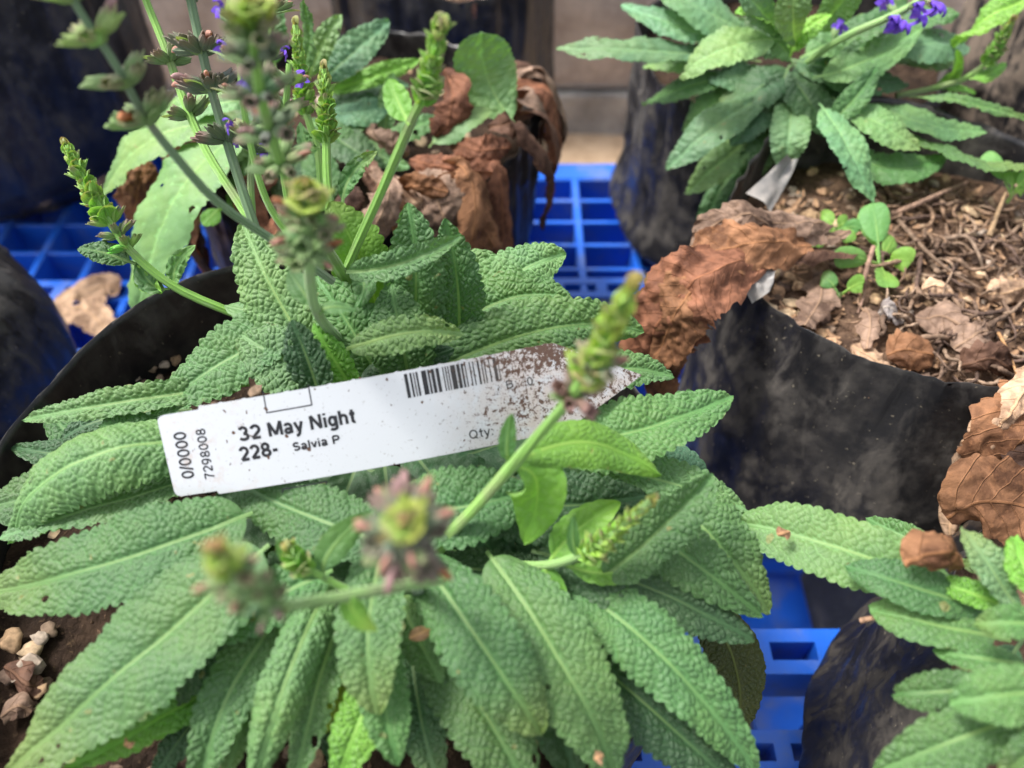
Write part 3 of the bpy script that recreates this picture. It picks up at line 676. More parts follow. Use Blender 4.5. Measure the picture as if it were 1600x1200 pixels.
def bract_mesh(wd, cup, tip):
    n, k = 12, 8; V = []; U = []
    for i in range(n + 1):
        s = i / n; hw = wd * (max(s, .001) ** .5) * (max(0, 1 - s) ** tip) * 1.7 + .004
        for j in range(k + 1):
            v = j / k * 2 - 1; tooth = 1 + 0.08 * math.cos(s * 40) * abs(v) ** 4
            V.append((cup * (1.15 * math.sin(s * math.pi * .75) - 0.9 * v * v * hw / wd * .6) + .02, hw * v * tooth, s)); U.append((s, (v + 1) / 2))
    return mesh('bract', V, gridfaces(n, k), M_CALYX, uv={'UVMap': U})
BRACT = [bract_mesh(.50, .26, .55), bract_mesh(.44, .22, .62), bract_mesh(.56, .32, .48), bract_mesh(.34, .20, .66)]
def corolla_mesh():
    C = curve([(0, 0, 0), (0.05, 0, .45), (.16, 0, .85), (.34, 0, 1.1)], 9); V, Fc = tube_data(C, [.06, .10, .12, .13, .15, .17, .15, .12, .05], 9)
    V = V * np.array([1, .8, 1]); return mesh('corolla', V, Fc, M_PETAL)
COROLLA = corolla_mesh()
def flower_mesh():
    """hooded upper lip, spreading lower lip with three lobes, tube"""
    V, Fc = tube_data(curve([(0, 0, 0), (0, 0, .35), (.03, 0, .6)], 5), [.06, .08, .10, .13, .16], 9); V = list(V); Fc = [list(f) for f in Fc]
    def petal(fn, n=8, k=6):
        b = len(V)
        for i in range(n + 1):
            for j in range(k + 1): V.append(fn(i / n, j / k * 2 - 1))
        for f in gridfaces(n, k): Fc.append([b + int(q) for q in f])
    petal(lambda s, v: (-.10 - .25 * s + .55 * s * s, v * .20 * math.sin(math.pi * min(1, .2 + .8 * s)) ** .7, .55 + .75 * s - .30 * s ** 3 - .12 * v * v))
    petal(lambda s, v: (.12 + .50 * s, v * (.15 + .30 * s * (1.15 - s)), .58 + .12 * s - .42 * s * s - .10 * v * v))
    petal(lambda s, v: (.10 + .28 * s, .10 + .35 * s + .08 * v, .58 + .05 * s - .15 * s * s + .10 * v))
    petal(lambda s, v: (.10 + .28 * s, -.10 - .35 * s + .08 * v, .58 + .05 * s - .15 * s * s - .10 * v))
    return mesh('flower', V, Fc, M_PETAL)
FLOWER = flower_mesh()
ST_G = (0.17, 0.36, 0.06); ST_D = (0.105, 0.185, 0.090); ST_P = (0.20, 0.36, 0.11)
CX_G = (0.20, 0.32, 0.12); CX_D = (0.125, 0.185, 0.105); CX_L = (0.22, 0.42, 0.07); CX_Y = (0.32, 0.46, 0.06); CX_P = (0.26, 0.16, 0.13)
PINK = (0.42, 0.22, 0.17); RUST = (0.40, 0.16, 0.07); MAUVE = (0.36, 0.22, 0.22); VIOLET = (0.16, 0.07, 0.62)
def at(C, t):
    x = t * (len(C) - 1); k = min(int(x), len(C) - 2); return Vector(C[k] + (C[k + 1] - C[k]) * (x - k)), Vector(C[k + 1] - C[k]).normalized()
def whorl(stem, C, t, size, n=6, cal=CX_D, spent=0.35, spread=58, bract=True, bcol=CX_G, rng=None, bsc=1.0, fl=0.0):
    p, ax = at(C, t); e1 = ax.orthogonal().normalized(); e2 = ax.cross(e1); a0 = rng.uniform(0, 6)
    for k in range(n):
        a = a0 + 2 * math.pi * k / n + rng.uniform(-.2, .2); rd = e1 * math.cos(a) + e2 * math.sin(a); tl = R(spread + rng.uniform(-14, 14))
        d = rd * math.sin(tl) + ax * math.cos(tl); s = size * rng.uniform(.82, 1.15)
        q = p + rd * 0.10 + ax * rng.uniform(-.05, .08)
        c = cal if rng.random() > .3 else tuple(x * rng.uniform(.8, 1.3) for x in cal)
        place('calyx', rng.choice(CALYX), stem, axis_matrix(q, d, -ax, (s, s, s)), color=c)
        z = rng.random()
        if z < spent:
            cs = s * rng.uniform(.75, 1.0)
            place('corolla', COROLLA, stem, axis_matrix(q + d * s * .45, d, -ax + rd * .3, (cs * .9, cs * .9, cs * .8)), color=rng.choice([PINK, PINK, MAUVE, RUST]))
        elif z < spent + fl:
            place('flower', FLOWER, stem, axis_matrix(q + d * s * .45, d, -ax, (s * 1.1,) * 3), color=VIOLET)
    if bract:
        for k in range(2):
            a = a0 + math.pi * k + .3; rd = e1 * math.cos(a) + e2 * math.sin(a); d = rd * .86 + ax * .25
            place('bract', BRACT[3], stem, axis_matrix(p - ax * .08 + rd * .08, d, ax, (size * bsc, size * bsc, size * 1.25 * bsc)), color=bcol)
def spike(stem, C, t0, t1, n, s0, s1, col=CX_L, tipcol=(0.45, 0.28, 0.13), rng=None, tiers=4):
    for i in range(n):
        f = i / max(1, n - 1); t = t0 + (t1 - t0) * f; p, ax = at(C, t); e1 = ax.orthogonal().normalized(); e2 = ax.cross(e1)
        sz = 1.45 * (s0 + (s1 - s0) * f); k_ = tiers if f < .8 else 3
        for k in range(k_):
            a = (i % 2) * math.pi / k_ + 2 * math.pi * k / k_ + rng.uniform(-.15, .15); rd = e1 * math.cos(a) + e2 * math.sin(a)
            tl = R(60 - 40 * f + rng.uniform(-8, 8)); d = rd * math.sin(tl) + ax * math.cos(tl); s = sz * rng.uniform(.88, 1.12)
            c = tuple(col[j] * (1 - .55 * f ** 6) + tipcol[j] * .55 * f ** 6 for j in range(3)); c = tuple(x * rng.uniform(.85, 1.15) for x in c)
            place('bract', BRACT[(i + k) % 3], stem, axis_matrix(p + rd * .06 * s, d, -rd + ax * .3, (s, s, s * .82)), color=c)
            if f < .75 and rng.random() < .3:
                place('calyx', CALYX[2], stem, axis_matrix(p + rd * .05, rd * math.sin(tl * .8) + ax * math.cos(tl * .8), -ax, (s * .7, s * .7, s * .85)), color=tuple(x * 1.1 for x in col))
def fstem(parent, pts, r0, r1, col=ST_G, n=28):
    r0 *= 1.2; r1 *= 1.2
    C = curve(pts, n); rad = np.linspace(r0, r1, n)
    return tube('flower_stem', C, rad, M_STEM, parent, 8, col), C
rg = random.Random(77)
# sharp grey-green stem with dark spent whorls, upper left
s, C = fstem(plA, [D(470, 560, 25.0), D(455, 500, 24.2), D(400, 360, 23.2), D(345, 190, 22.4), D(318, 90, 22.0), D(285, -60, 21.6)], .15, .10, ST_D)
for t in (.56, .69, .81, .93): whorl(s, C, t, .74, 7, CX_D, .35, 55, rng=rg)
s, C = fstem(plA, [D(420, 400, 23.5), D(385, 335, 23.6), D(325, 240, 23.8), D(285, 150, 23.8), D(262, 85, 23.7), D(228, 0, 23.5), D(210, -50, 23.3)], .13, .09, ST_G)
for t in (.44, .64, .87): whorl(s, C, t, .62, 6, CX_G, .15, 50, rng=rg)
# blurred stem reaching up towards the left corner, near the lens
s, C = fstem(plA, [D(520, 440, 20.5), D(450, 390, 19.4), D(345, 320, 17.8), D(275, 245, 16.8), D(225, 180, 16.2), D(180, 100, 15.6), D(120, 10, 15.0), D(90, -60, 14.6)], .085, .06, ST_D)
for t in (.55, .66, .77, .88, .96): whorl(s, C, t, .62, 5, CX_G if t < .7 else (.30, .42, .14), .15, 55, rng=rg)
leafd(plA, ((345, 325, 17.8), (330, 338, 17.7), (318, 352, 17.6)), 30, LG, res=2, mat=M_SMOOTH, rug=.3)
# blurred dark spike with violet flowers, top
s, C = fstem(plA, [D(575, 552, 24.2), D(545, 450, 22.0), D(505, 380, 20.0), D(450, 280, 17.2), D(412, 170, 14.8), D(395, 60, 13.6), D(392, 20, 13.3)], .145, .06, ST_G)
for t in (.54, .62, .70, .78, .85): whorl(s, C, t, .46, 6, CX_G if rg.random() < .6 else CX_D, .25, 50, rng=rg, fl=.12, bsc=1.25, bcol=(.13, .22, .085))
spike(s, C, .88, 1.0, 6, .45, .24, CX_Y, rng=rg)
for pts, ts, fl in (([D(505, 420, 22.0), D(425, 330, 21.0), D(388, 210, 20.0), D(374, 90, 19.4), D(366, -40, 19.0)], (.5, .62, .74, .86), .12),
                    ([D(395, 350, 23.2), D(392, 270, 23.4), D(402, 180, 23.6), D(418, 90, 23.4), D(432, -20, 23.2)], (.35, .55, .75, .92), .16),
                    ([D(470, 420, 22.4), D(452, 330, 21.8), D(440, 240, 21.2), D(448, 150, 20.8), D(452, 100, 20.6)], (.5, .68, .84), .08)):
    s, C = fstem(plA, pts, .085, .06, ST_G)
    for t in ts: whorl(s, C, t, .46, 5, CX_G if rg.random() < .6 else CX_D, .25, 50, rng=rg, fl=fl, bsc=1.3)
# blurred pale spike in front of the fork
s, C = fstem(plA, [D(570, 558, 24.0), D(525, 525, 21.0), D(492, 480, 18.0), D(482, 400, 15.6), D(478, 330, 14.6), D(476, 300, 14.3)], .12, .08, ST_P)
for t in (.60, .68, .76): whorl(s, C, t, .50, 6, CX_G, .3, 55, rng=rg)
spike(s, C, .80, 1.0, 7, .42, .22, CX_Y, rng=rg)
leafd(plA, ((492, 480, 18), (470, 450, 18), (452, 420, 18.2)), 38, G, res=2, mat=M_SMOOTH, rug=.3)
leafd(plA, ((498, 490, 18.2), (520, 480, 18.2), (555, 484, 18.4)), 22, PG, res=2, mat=M_SMOOTH, rug=.3)
# green stem to the upright spike at top centre
s, C = fstem(plA, [D(548, 450, 22.0), D(545, 415, 21.4), D(600, 290, 19.4), D(645, 185, 17.8), D(668, 130, 17.2), D(686, 50, 16.6), D(688, 42, 16.5)], .12, .07, ST_G)
spike(s, C, .56, 1.0, 15, .38, .20, CX_L, rng=rg)
leafd(plA, ((640, 195, 17.8), (622, 160, 17.9), (606, 122, 18.0)), 44, LG, res=2, mat=M_SMOOTH, rug=.3, up=CAMUP)
leafd(plA, ((545, 425, 21.2), (568, 440, 21.0), (560, 480, 20.8)), 40, G, res=2, rug=.6)
leafd(plA, ((540, 425, 21.4), (520, 400, 21.6), (528, 372, 21.8)), 42, DG, res=2, rug=.6, up=CAMUP)
# left spike reaching over the pallet
s, C = fstem(plA, [D(450, 535, 24.4), D(415, 510, 24.0), D(285, 455, 23.0), D(212, 400, 22.4), D(170, 345, 22.1), D(128, 275, 21.9), D(104, 228, 21.8)], .13, .08, ST_G)
whorl(s, C, .54, .46, 5, CX_L, 0, 55, rng=rg); whorl(s, C, .60, .44, 5, CX_G, 0, 50, rng=rg)
spike(s, C, .65, 1.0, 15, .42, .20, CX_L, rng=rg)
leafd(plA, ((212, 412, 22.4), (165, 395, 22.2), (120, 386, 22.0)), 38, G, res=1, rug=.9)
leafd(plA, ((265, 450, 22.9), (235, 440, 22.6), (215, 405, 22.5)), 40, G, res=2, rug=.8)
leafd(plA, ((215, 415, 22.5), (228, 440, 22.7), (252, 455, 22.6)), 34, LG, res=2, rug=.8)
leafd(plA, ((278, 455, 22.9), (272, 420, 22.6), (305, 384, 22.2)), 32, MG, res=2, rug=.8, up=CAMUP)
# two upright green spikes behind
for (a, zc) in (([(505, 330), (498, 240), (480, 180), (470, 110), (462, 40)], 25.5), ([(520, 360), (512, 290), (510, 225), (510, 165), (506, 108)], 24.0)):
    s, C = fstem(plA, [D(x, y, zc - .2 * k) for k, (x, y) in enumerate(a)], .12, .08, ST_G)
    spike(s, C, .50, 1.0, 15, .42, .22, CX_L, rng=rg)
leafd(plA, ((535, 320, 24), (548, 275, 24), (590, 236, 24)), 32, G, res=2, up=CAMUP)
leafd(plA, ((500, 230, 24), (480, 225, 24), (468, 190, 24)), 26, G, res=2, up=CAMUP)
# foreground stem with smooth pair of leaves and blurred spike over the tag's point
s, C = fstem(plA, [D(640, 930, 20.0), D(690, 850, 18.4), D(745, 790, 17.7), D(800, 728, 17.0), D(850, 670, 16.0), D(900, 610, 14.6), D(945, 530, 13.6), D(985, 450, 13.0)], .13, .08, ST_G)
leafd(plA, ((800, 728, 17.0), (840, 760, 17.6), (818, 852, 18.4)), 92, LG, rug=.45, mat=M_SMOOTH, teeth=.03, petiole=.04, res=2)
leafd(plA, ((802, 726, 17.1), (920, 692, 18.0), (1034, 744, 18.7)), 84, LG, rug=.45, mat=M_SMOOTH, teeth=.03, petiole=.05, curl=.5, res=1)
leafd(plA, ((795, 722, 17.0), (792, 690, 16.8), (800, 645, 16.6)), 30, G, rug=.2, mat=M_SMOOTH, res=2, up=CAMUP)
for t in (.70, .78): whorl(s, C, t, .42, 6, CX_G if t > .7 else CX_P, .4, 50, rng=rg)
spike(s, C, .74, 1.0, 12, .40, .26, CX_Y, rng=rg)
# spent head pointing at the lens
s, C = fstem(plA, [D(655, 930, 18.0), D(645, 890, 15.5), D(636, 850, 13.4), D(632, 828, 12.2), D(630, 815, 11.6)], .12, .07, ST_D)
for t, z in ((.55, .62), (.70, .60), (.84, .50)): whorl(s, C, t, z, 8, CX_D, .55, 68, rng=rg)
spike(s, C, .88, 1.0, 4, .36, .22, CX_Y, rng=rg)
# blurred stem to the lower left head
s, C = fstem(plA, [D(690, 905, 15.8), D(600, 920, 14.4), D(500, 938, 13.4), D(430, 945, 12.1), D(370, 905, 11.3), D(340, 862, 10.7)], .11, .07, ST_P)
for t in (.62, .73, .83): whorl(s, C, t, .33, 6, CX_G, .35, 55, rng=rg)
spike(s, C, .86, 1.0, 6, .30, .20, CX_Y, (0.55, .25, .2), rng=rg)
leafd(plA, ((545, 925, 13.8), (552, 955, 13.8), (590, 985, 14.0)), 40, LG, rug=.2, mat=M_SMOOTH, res=2)
# small side shoot with bright leaf
s, C = fstem(plA, [D(560, 930, 17.0), D(510, 905, 16.6), D(470, 880, 16.3), D(455, 862, 16.2)], .08, .05, ST_G)
spike(s, C, .5, 1.0, 5, .36, .24, CX_L, rng=rg)
leafd(plA, ((505, 900, 16.6), (520, 855, 16.7), (580, 800, 17.0)), 50, MG, rug=.2, mat=M_SMOOTH, res=2, up=CAMUP)
leafd(plA, ((512, 905, 16.5), (470, 880, 16.4), (432, 845, 16.2)), 44, G, rug=.2, mat=M_SMOOTH, res=2)
# side spike over the right leaves
s, C = fstem(plA, [D(690, 860, 20.2), D(740, 872, 19.6), D(840, 884, 18.4), D(905, 868, 17.6), D(960, 830, 17.0), D(1018, 782, 16.4)], .10, .07, ST_P)
spike(s, C, .60, 1.0, 16, .33, .17, (.27, .46, .06), rng=rg)
leafd(plA, ((858, 880, 18.2), (900, 830, 18.6), (970, 785, 18.8)), 64, LG, rug=.45, mat=M_SMOOTH, res=2, fold=.25)
leafd(plA, ((880, 880, 18), (950, 895, 18.2), (1025, 872, 18.2)), 44, LG, rug=.45, mat=M_SMOOTH, res=2)
leafd(plA, ((905, 872, 17.6), (896, 845, 17.4), (898, 805, 17.3)), 22, G, rug=.2, mat=M_SMOOTH, res=3, up=CAMUP)
leafd(plA, ((850, 882, 18.2), (860, 905, 18.2), (885, 925, 18.2)), 34, LG, rug=.2, mat=M_SMOOTH, res=3)
# little bud tuft among the erect leaves
s, C = fstem(plA, [D(690, 545, 23.6), D(692, 510, 23.2), D(690, 470, 22.8)], .08, .05, ST_G)
whorl(s, C, .75, .48, 6, CX_L, .1, 50, rng=rg); spike(s, C, .8, 1.0, 3, .34, .26, CX_P, rng=rg)
place('flower', FLOWER, s, axis_matrix(D(725, 498, 22.9), (0.5, -.2, .5), None, (.5, .5, .5)), color=(.42, .36, .75))

# ------------------------------------------------------------------ plants behind and beside
plD = plant(P(520, 190, 24), 'salvia behind the tagged one, with pale leaves and dead brown leaves round it')
for (b, m, t_, wpx, tint, kw) in [
 ((430, 190, 27), (285, 290, 26.5), (212, 510, 21.5), 95, PG, dict(up=(-.5, -.5, .7))),
 ((400, 190, 27.4), (240, 215, 27), (158, 312, 24), 72, PG, {}),
 ((400, 150, 28), (330, 160, 28), (240, 170, 27), 50, PG, {}),
 ((470, 130, 27), (482, 60, 30), (474, 2, 32), 46, MG, dict(up=CAMUP)),
 ((480, 130, 27), (500, 75, 28.5), (534, 22, 29.5), 44, PG, dict(up=CAMUP)),
 ((500, 130, 27), (548, 85, 28), (608, 30, 28.5), 62, BP, dict(up=(0, -.6, .7))),
 ((490, 130, 26.5), (530, 105, 27), (565, 92, 27), 34, PG, {}),
 ((500, 150, 26), (580, 120, 26.6), (660, 92, 26.6), 34, LG, dict(roll=-30)),
 ((500, 170, 25.5), (560, 175, 26), (610, 155, 26), 44, BG, {}),
 ((500, 190, 25.3), (545, 195, 25.6), (580, 178, 25.6), 34, G, {}),
 ((670, 230, 25.2), (710, 195, 26), (768, 172, 26.2), 46, PG, dict(rug=.3)),
 ((810, 200, 25.3), (765, 130, 26.5), (752, 52, 28.5), 100, PG, dict(up=CAMUP, bb=.4)),
 ((600, 215, 25.2), (604, 170, 26), (614, 112, 27), 34, PG, dict(up=CAMUP)),
 ((560, 215, 25.1), (590, 240, 25.2), (640, 262, 25.1), 40, MG, {}),
 ((400, 90, 28), (385, 40, 30), (360, -20, 31), 60, G, dict(up=CAMUP)),
 ((430, 110, 27.5), (425, 50, 29), (432, -10, 30), 50, G, dict(up=CAMUP)),
 ((420, 200, 26), (350, 240, 26), (300, 330, 25), 60, PG, {}),
 ((450, 220, 25.6), (400, 260, 25.6), (360, 330, 25.2), 60, PG, {}),
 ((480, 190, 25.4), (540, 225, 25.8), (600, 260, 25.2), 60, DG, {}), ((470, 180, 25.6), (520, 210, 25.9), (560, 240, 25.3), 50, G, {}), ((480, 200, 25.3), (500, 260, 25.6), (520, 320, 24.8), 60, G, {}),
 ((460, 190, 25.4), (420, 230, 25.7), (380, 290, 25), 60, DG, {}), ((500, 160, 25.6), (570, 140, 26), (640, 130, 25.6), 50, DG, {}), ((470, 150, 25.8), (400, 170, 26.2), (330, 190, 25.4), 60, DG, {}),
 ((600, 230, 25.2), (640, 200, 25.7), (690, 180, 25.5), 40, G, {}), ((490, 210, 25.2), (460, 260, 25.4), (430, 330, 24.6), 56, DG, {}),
 ]: leafp(plD, (b, m, t_), wpx, tint, res=2, **kw)

plE = plant(P(1235, 120, 24), 'leafy salvia with violet flowers at the top right')
for (b, m, t_, wpx, tint, kw) in [
 ((1180, 90, 26.5), (1000, 78, 27.5), (868, 73, 27), 40, BP, {}),
 ((1180, 80, 27), (1060, 40, 28), (970, 6, 28), 42, BP, {}),
 ((1200, 70, 27), (1110, 20, 28.5), (1020, -30, 29), 62, BP, {}),
 ((1190, 95, 26.2), (1090, 90, 26.8), (1004, 104, 26), 40, PG, {}),
 ((1230, 60, 28.5), (1130, 75, 28.8), (1062, 122, 27.5), 62, PG, {}),
 ((1190, 110, 25.8), (1090, 130, 26), (1003, 162, 24.6), 38, G, {}),
 ((1210, 115, 26.2), (1150, 118, 26.4), (1108, 118, 26), 48, BG, {}),
 ((1200, 130, 25.6), (1120, 160, 25.4), (1066, 205, 24), 54, PG, {}),
 ((1220, 135, 26.2), (1120, 195, 26), (1040, 265, 24.2), 62, BP, {}),
 ((1225, 140, 26), (1180, 180, 25.8), (1142, 228, 25), 56, BG, {}),
 ((1235, 145, 26), (1235, 200, 26), (1222, 268, 24.4), 66, BP, {}),
 ((1225, 150, 25.4), (1195, 220, 25), (1185, 285, 23.6), 56, G, {}),
 ((1210, 180, 24.8), (1130, 250, 24.4), (1070, 302, 23), 54, PG, {}),
 ((1190, 220, 23.6), (1130, 290, 23), (1094, 366, 21), 40, G, {}),
 ((1250, 90, 27.5), (1310, 60, 28), (1390, 25, 28), 60, PG, {}),
 ((1270, 120, 27.2), (1350, 95, 27.8), (1440, 42, 28.2), 62, PG, dict(roll=-15)),
 ((1340, 95, 27), (1430, 70, 27.6), (1512, 68, 27), 66, BP, dict(bb=.5)),
 ((1380, 95, 26.2), (1440, 90, 26.4), (1500, 92, 26), 46, PG, {}),
 ((1290, 195, 26.4), (1330, 160, 27), (1372, 104, 27.8), 42, G, dict(fold=.25)),
 ((1300, 150, 26.4), (1370, 190, 26.6), (1440, 232, 26), 58, PG, {}),
 ((1280, 160, 26.6), (1320, 220, 26.6), (1368, 318, 25), 58, BP, {}),
 ((1330, 150, 25.8), (1440, 190, 26), (1542, 206, 25.6), 38, PG, {}),
 ((1380, 190, 25.6), (1500, 245, 25.6), (1620, 262, 25.6), 30, MG, dict(roll=25)),
 ((1290, 165, 25.4), (1310, 160, 25.5), (1320, 165, 25.2), 40, PG, {}),
 ((1420, 150, 26), (1520, 160, 26.4), (1625, 192, 25.6), 18, MG, {}),
 ((1250, 80, 28), (1240, 20, 30), (1250, -40, 31), 60, PG, dict(up=CAMUP)),
 ((1230, 60, 28), (1190, 15, 30), (1150, -30, 31), 55, BP, dict(up=CAMUP)),
 ((1230, 55, 28.5), (1190, 25, 29.6), (1150, 18, 30), 36, LG, {}),
 ((1270, 60, 28), (1310, 10, 29.6), (1345, -30, 31), 56, PG, dict(up=CAMUP)),
 ((1235, 90, 28), (1255, 50, 29), (1300, 20, 29.6), 34, LG, {}),
 ((1240, 100, 27.6), (1220, 70, 28.4), (1200, 60, 28.6), 36, MG, {}),
 ((1300, 90, 27.4), (1350, 45, 28.6), (1420, 0, 29), 50, G, {}),
 ((1380, 60, 27), (1440, 30, 28), (1500, 20, 28.4), 40, G, {}),
 ((1620, -5, 29.5), (1545, 25, 29), (1488, 75, 27.2), 42, LG, {}),
 ((1270, 130, 26), (1290, 100, 26.8), (1260, 70, 27.5), 40, BG, {}),
 ((1290, 200, 25), (1380, 260, 25.3), (1480, 240, 25.2), 50, G, {}),
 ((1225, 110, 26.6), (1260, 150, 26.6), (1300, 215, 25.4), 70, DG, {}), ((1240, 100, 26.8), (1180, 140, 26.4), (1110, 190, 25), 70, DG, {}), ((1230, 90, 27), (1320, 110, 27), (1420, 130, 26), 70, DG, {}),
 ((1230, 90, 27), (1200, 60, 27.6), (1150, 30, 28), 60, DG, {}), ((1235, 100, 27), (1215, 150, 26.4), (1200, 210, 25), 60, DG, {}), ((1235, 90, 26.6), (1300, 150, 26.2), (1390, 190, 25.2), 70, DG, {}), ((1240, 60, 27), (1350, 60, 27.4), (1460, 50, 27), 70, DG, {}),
 ]: leafp(plE, (b, m, t_), wpx, tint, res=2, **kw)
s, C = fstem(plE, [P(1262, 96, 27.4), P(1320, 58, 29), P(1400, 22, 30), P(1450, -10, 30.6)], .13, .09, ST_P)
for (px, py, z) in ((1310, 33, 29), (1393, 5, 30.2), (1402, 26, 30), (1426, 8, 30.4), (1442, 32, 30), (1468, 10, 30.2), (1412, 38, 29.8), (1385, 32, 29.8), (1456, 2, 30.5)):
    q = P(px, py, z); near = min((Vector(c_) for c_ in C), key=lambda v_: (v_ - q).length); sc = rg.uniform(.68, .84)
    d = (q - near); d = d.normalized() if d.length > .1 else Vector((0, -.7, .5)); q0 = q - d * .8 if (q - near).length > .8 else near
    Cp = curve([near, near.lerp(q0, .5) + Vector((0, 0, .06)), q0 + d * .1], 6); tube('pedicel', Cp, .045, M_STEM, s, 5, ST_P)
    place('flower', FLOWER, s, axis_matrix(q0 + d * .25, d + Vector((0, -.4, 0)), (0, 0, -1), (sc,) * 3), color=VIOLET)
    place('calyx', CALYX[1], s, axis_matrix(q0, d, (0, 0, -1), (.5,) * 3), color=CX_G)
s, C = fstem(plE, [P(1400, 150, 25.8), P(1450, 140, 26), P(1505, 124, 26.6), P(1540, 98, 27.4), P(1562, 66, 28.4), P(1582, 32, 29.4)], .11, .07, ST_G)
spike(s, C, .58, 1.0, 13, .46, .22, CX_L, rng=rg)
leafp(plE, ((1450, 140, 26), (1490, 118, 26.6), (1497, 78, 28)), 22, LG, res=3, up=CAMUP)
leafp(plE, ((1515, 122, 26.8), (1545, 115, 27), (1572, 98, 27.2)), 24, LG, res=3)
leafp(plE, ((1460, 140, 26), (1495, 138, 26.1), (1526, 144, 26)), 14, LG, res=3)

plC = plant(P(1560, 965, 24), 'salvia at the lower right edge with thick downy leaves')
for (b, m, t_, wpx, tint, kw) in [
 ((1560, 955, 26.4), (1310, 855, 26.9), (1138, 815, 26.0), 112, PG, dict(rug=.6)),
 ((1570, 960, 27.0), (1440, 920, 27.6), (1320, 885, 27.2), 78, G, dict(rug=.6)),
 ((1580, 1000, 26.9), (1460, 975, 27.3), (1356, 946, 26.8), 78, MG, dict(rug=.6)),
 ((1610, 965, 27.6), (1555, 895, 28.4), (1503, 822, 28.6), 58, BP, {}),
 ((1590, 960, 27.4), (1520, 925, 27.7), (1465, 905, 27.5), 44, LG, {}),
 ((1640, 940, 28.2), (1605, 890, 28.6), (1590, 835, 28.4), 58, LG, {}),
 ((1660, 980, 28.6), (1590, 972, 28.9), (1522, 978, 28.4), 62, MG, {}),
 ((1620, 1040, 27.2), (1540, 1030, 27.5), (1455, 1012, 27.0), 54, MG, dict(rug=.7)),
 ((1600, 1075, 27.4), (1480, 1080, 27.6), (1392, 1086, 26.8), 76, G, {}),
 ((1680, 1080, 28.4), (1580, 1085, 28.8), (1482, 1100, 28.2), 108, MG, {}),
 ((1640, 1110, 27.6), (1510, 1150, 27.6), (1360, 1215, 26.2), 118, MG, {}),
 ((1680, 1130, 28.2), (1620, 1170, 28.3), (1560, 1230, 27.4), 80, G, {}),
 ((1520, 880, 26.0), (1430, 845, 26.2), (1352, 808, 25.6), 42, G, {}),
 ((1600, 1000, 26.4), (1560, 1060, 26.4), (1530, 1130, 25.6), 80, DG, {}),
 ((1620, 880, 26.6), (1560, 880, 26.9), (1500, 880, 26.4), 50, DG, {}),
 ]: leafp(plC, (b, m, t_), wpx, tint, res=1, **kw)

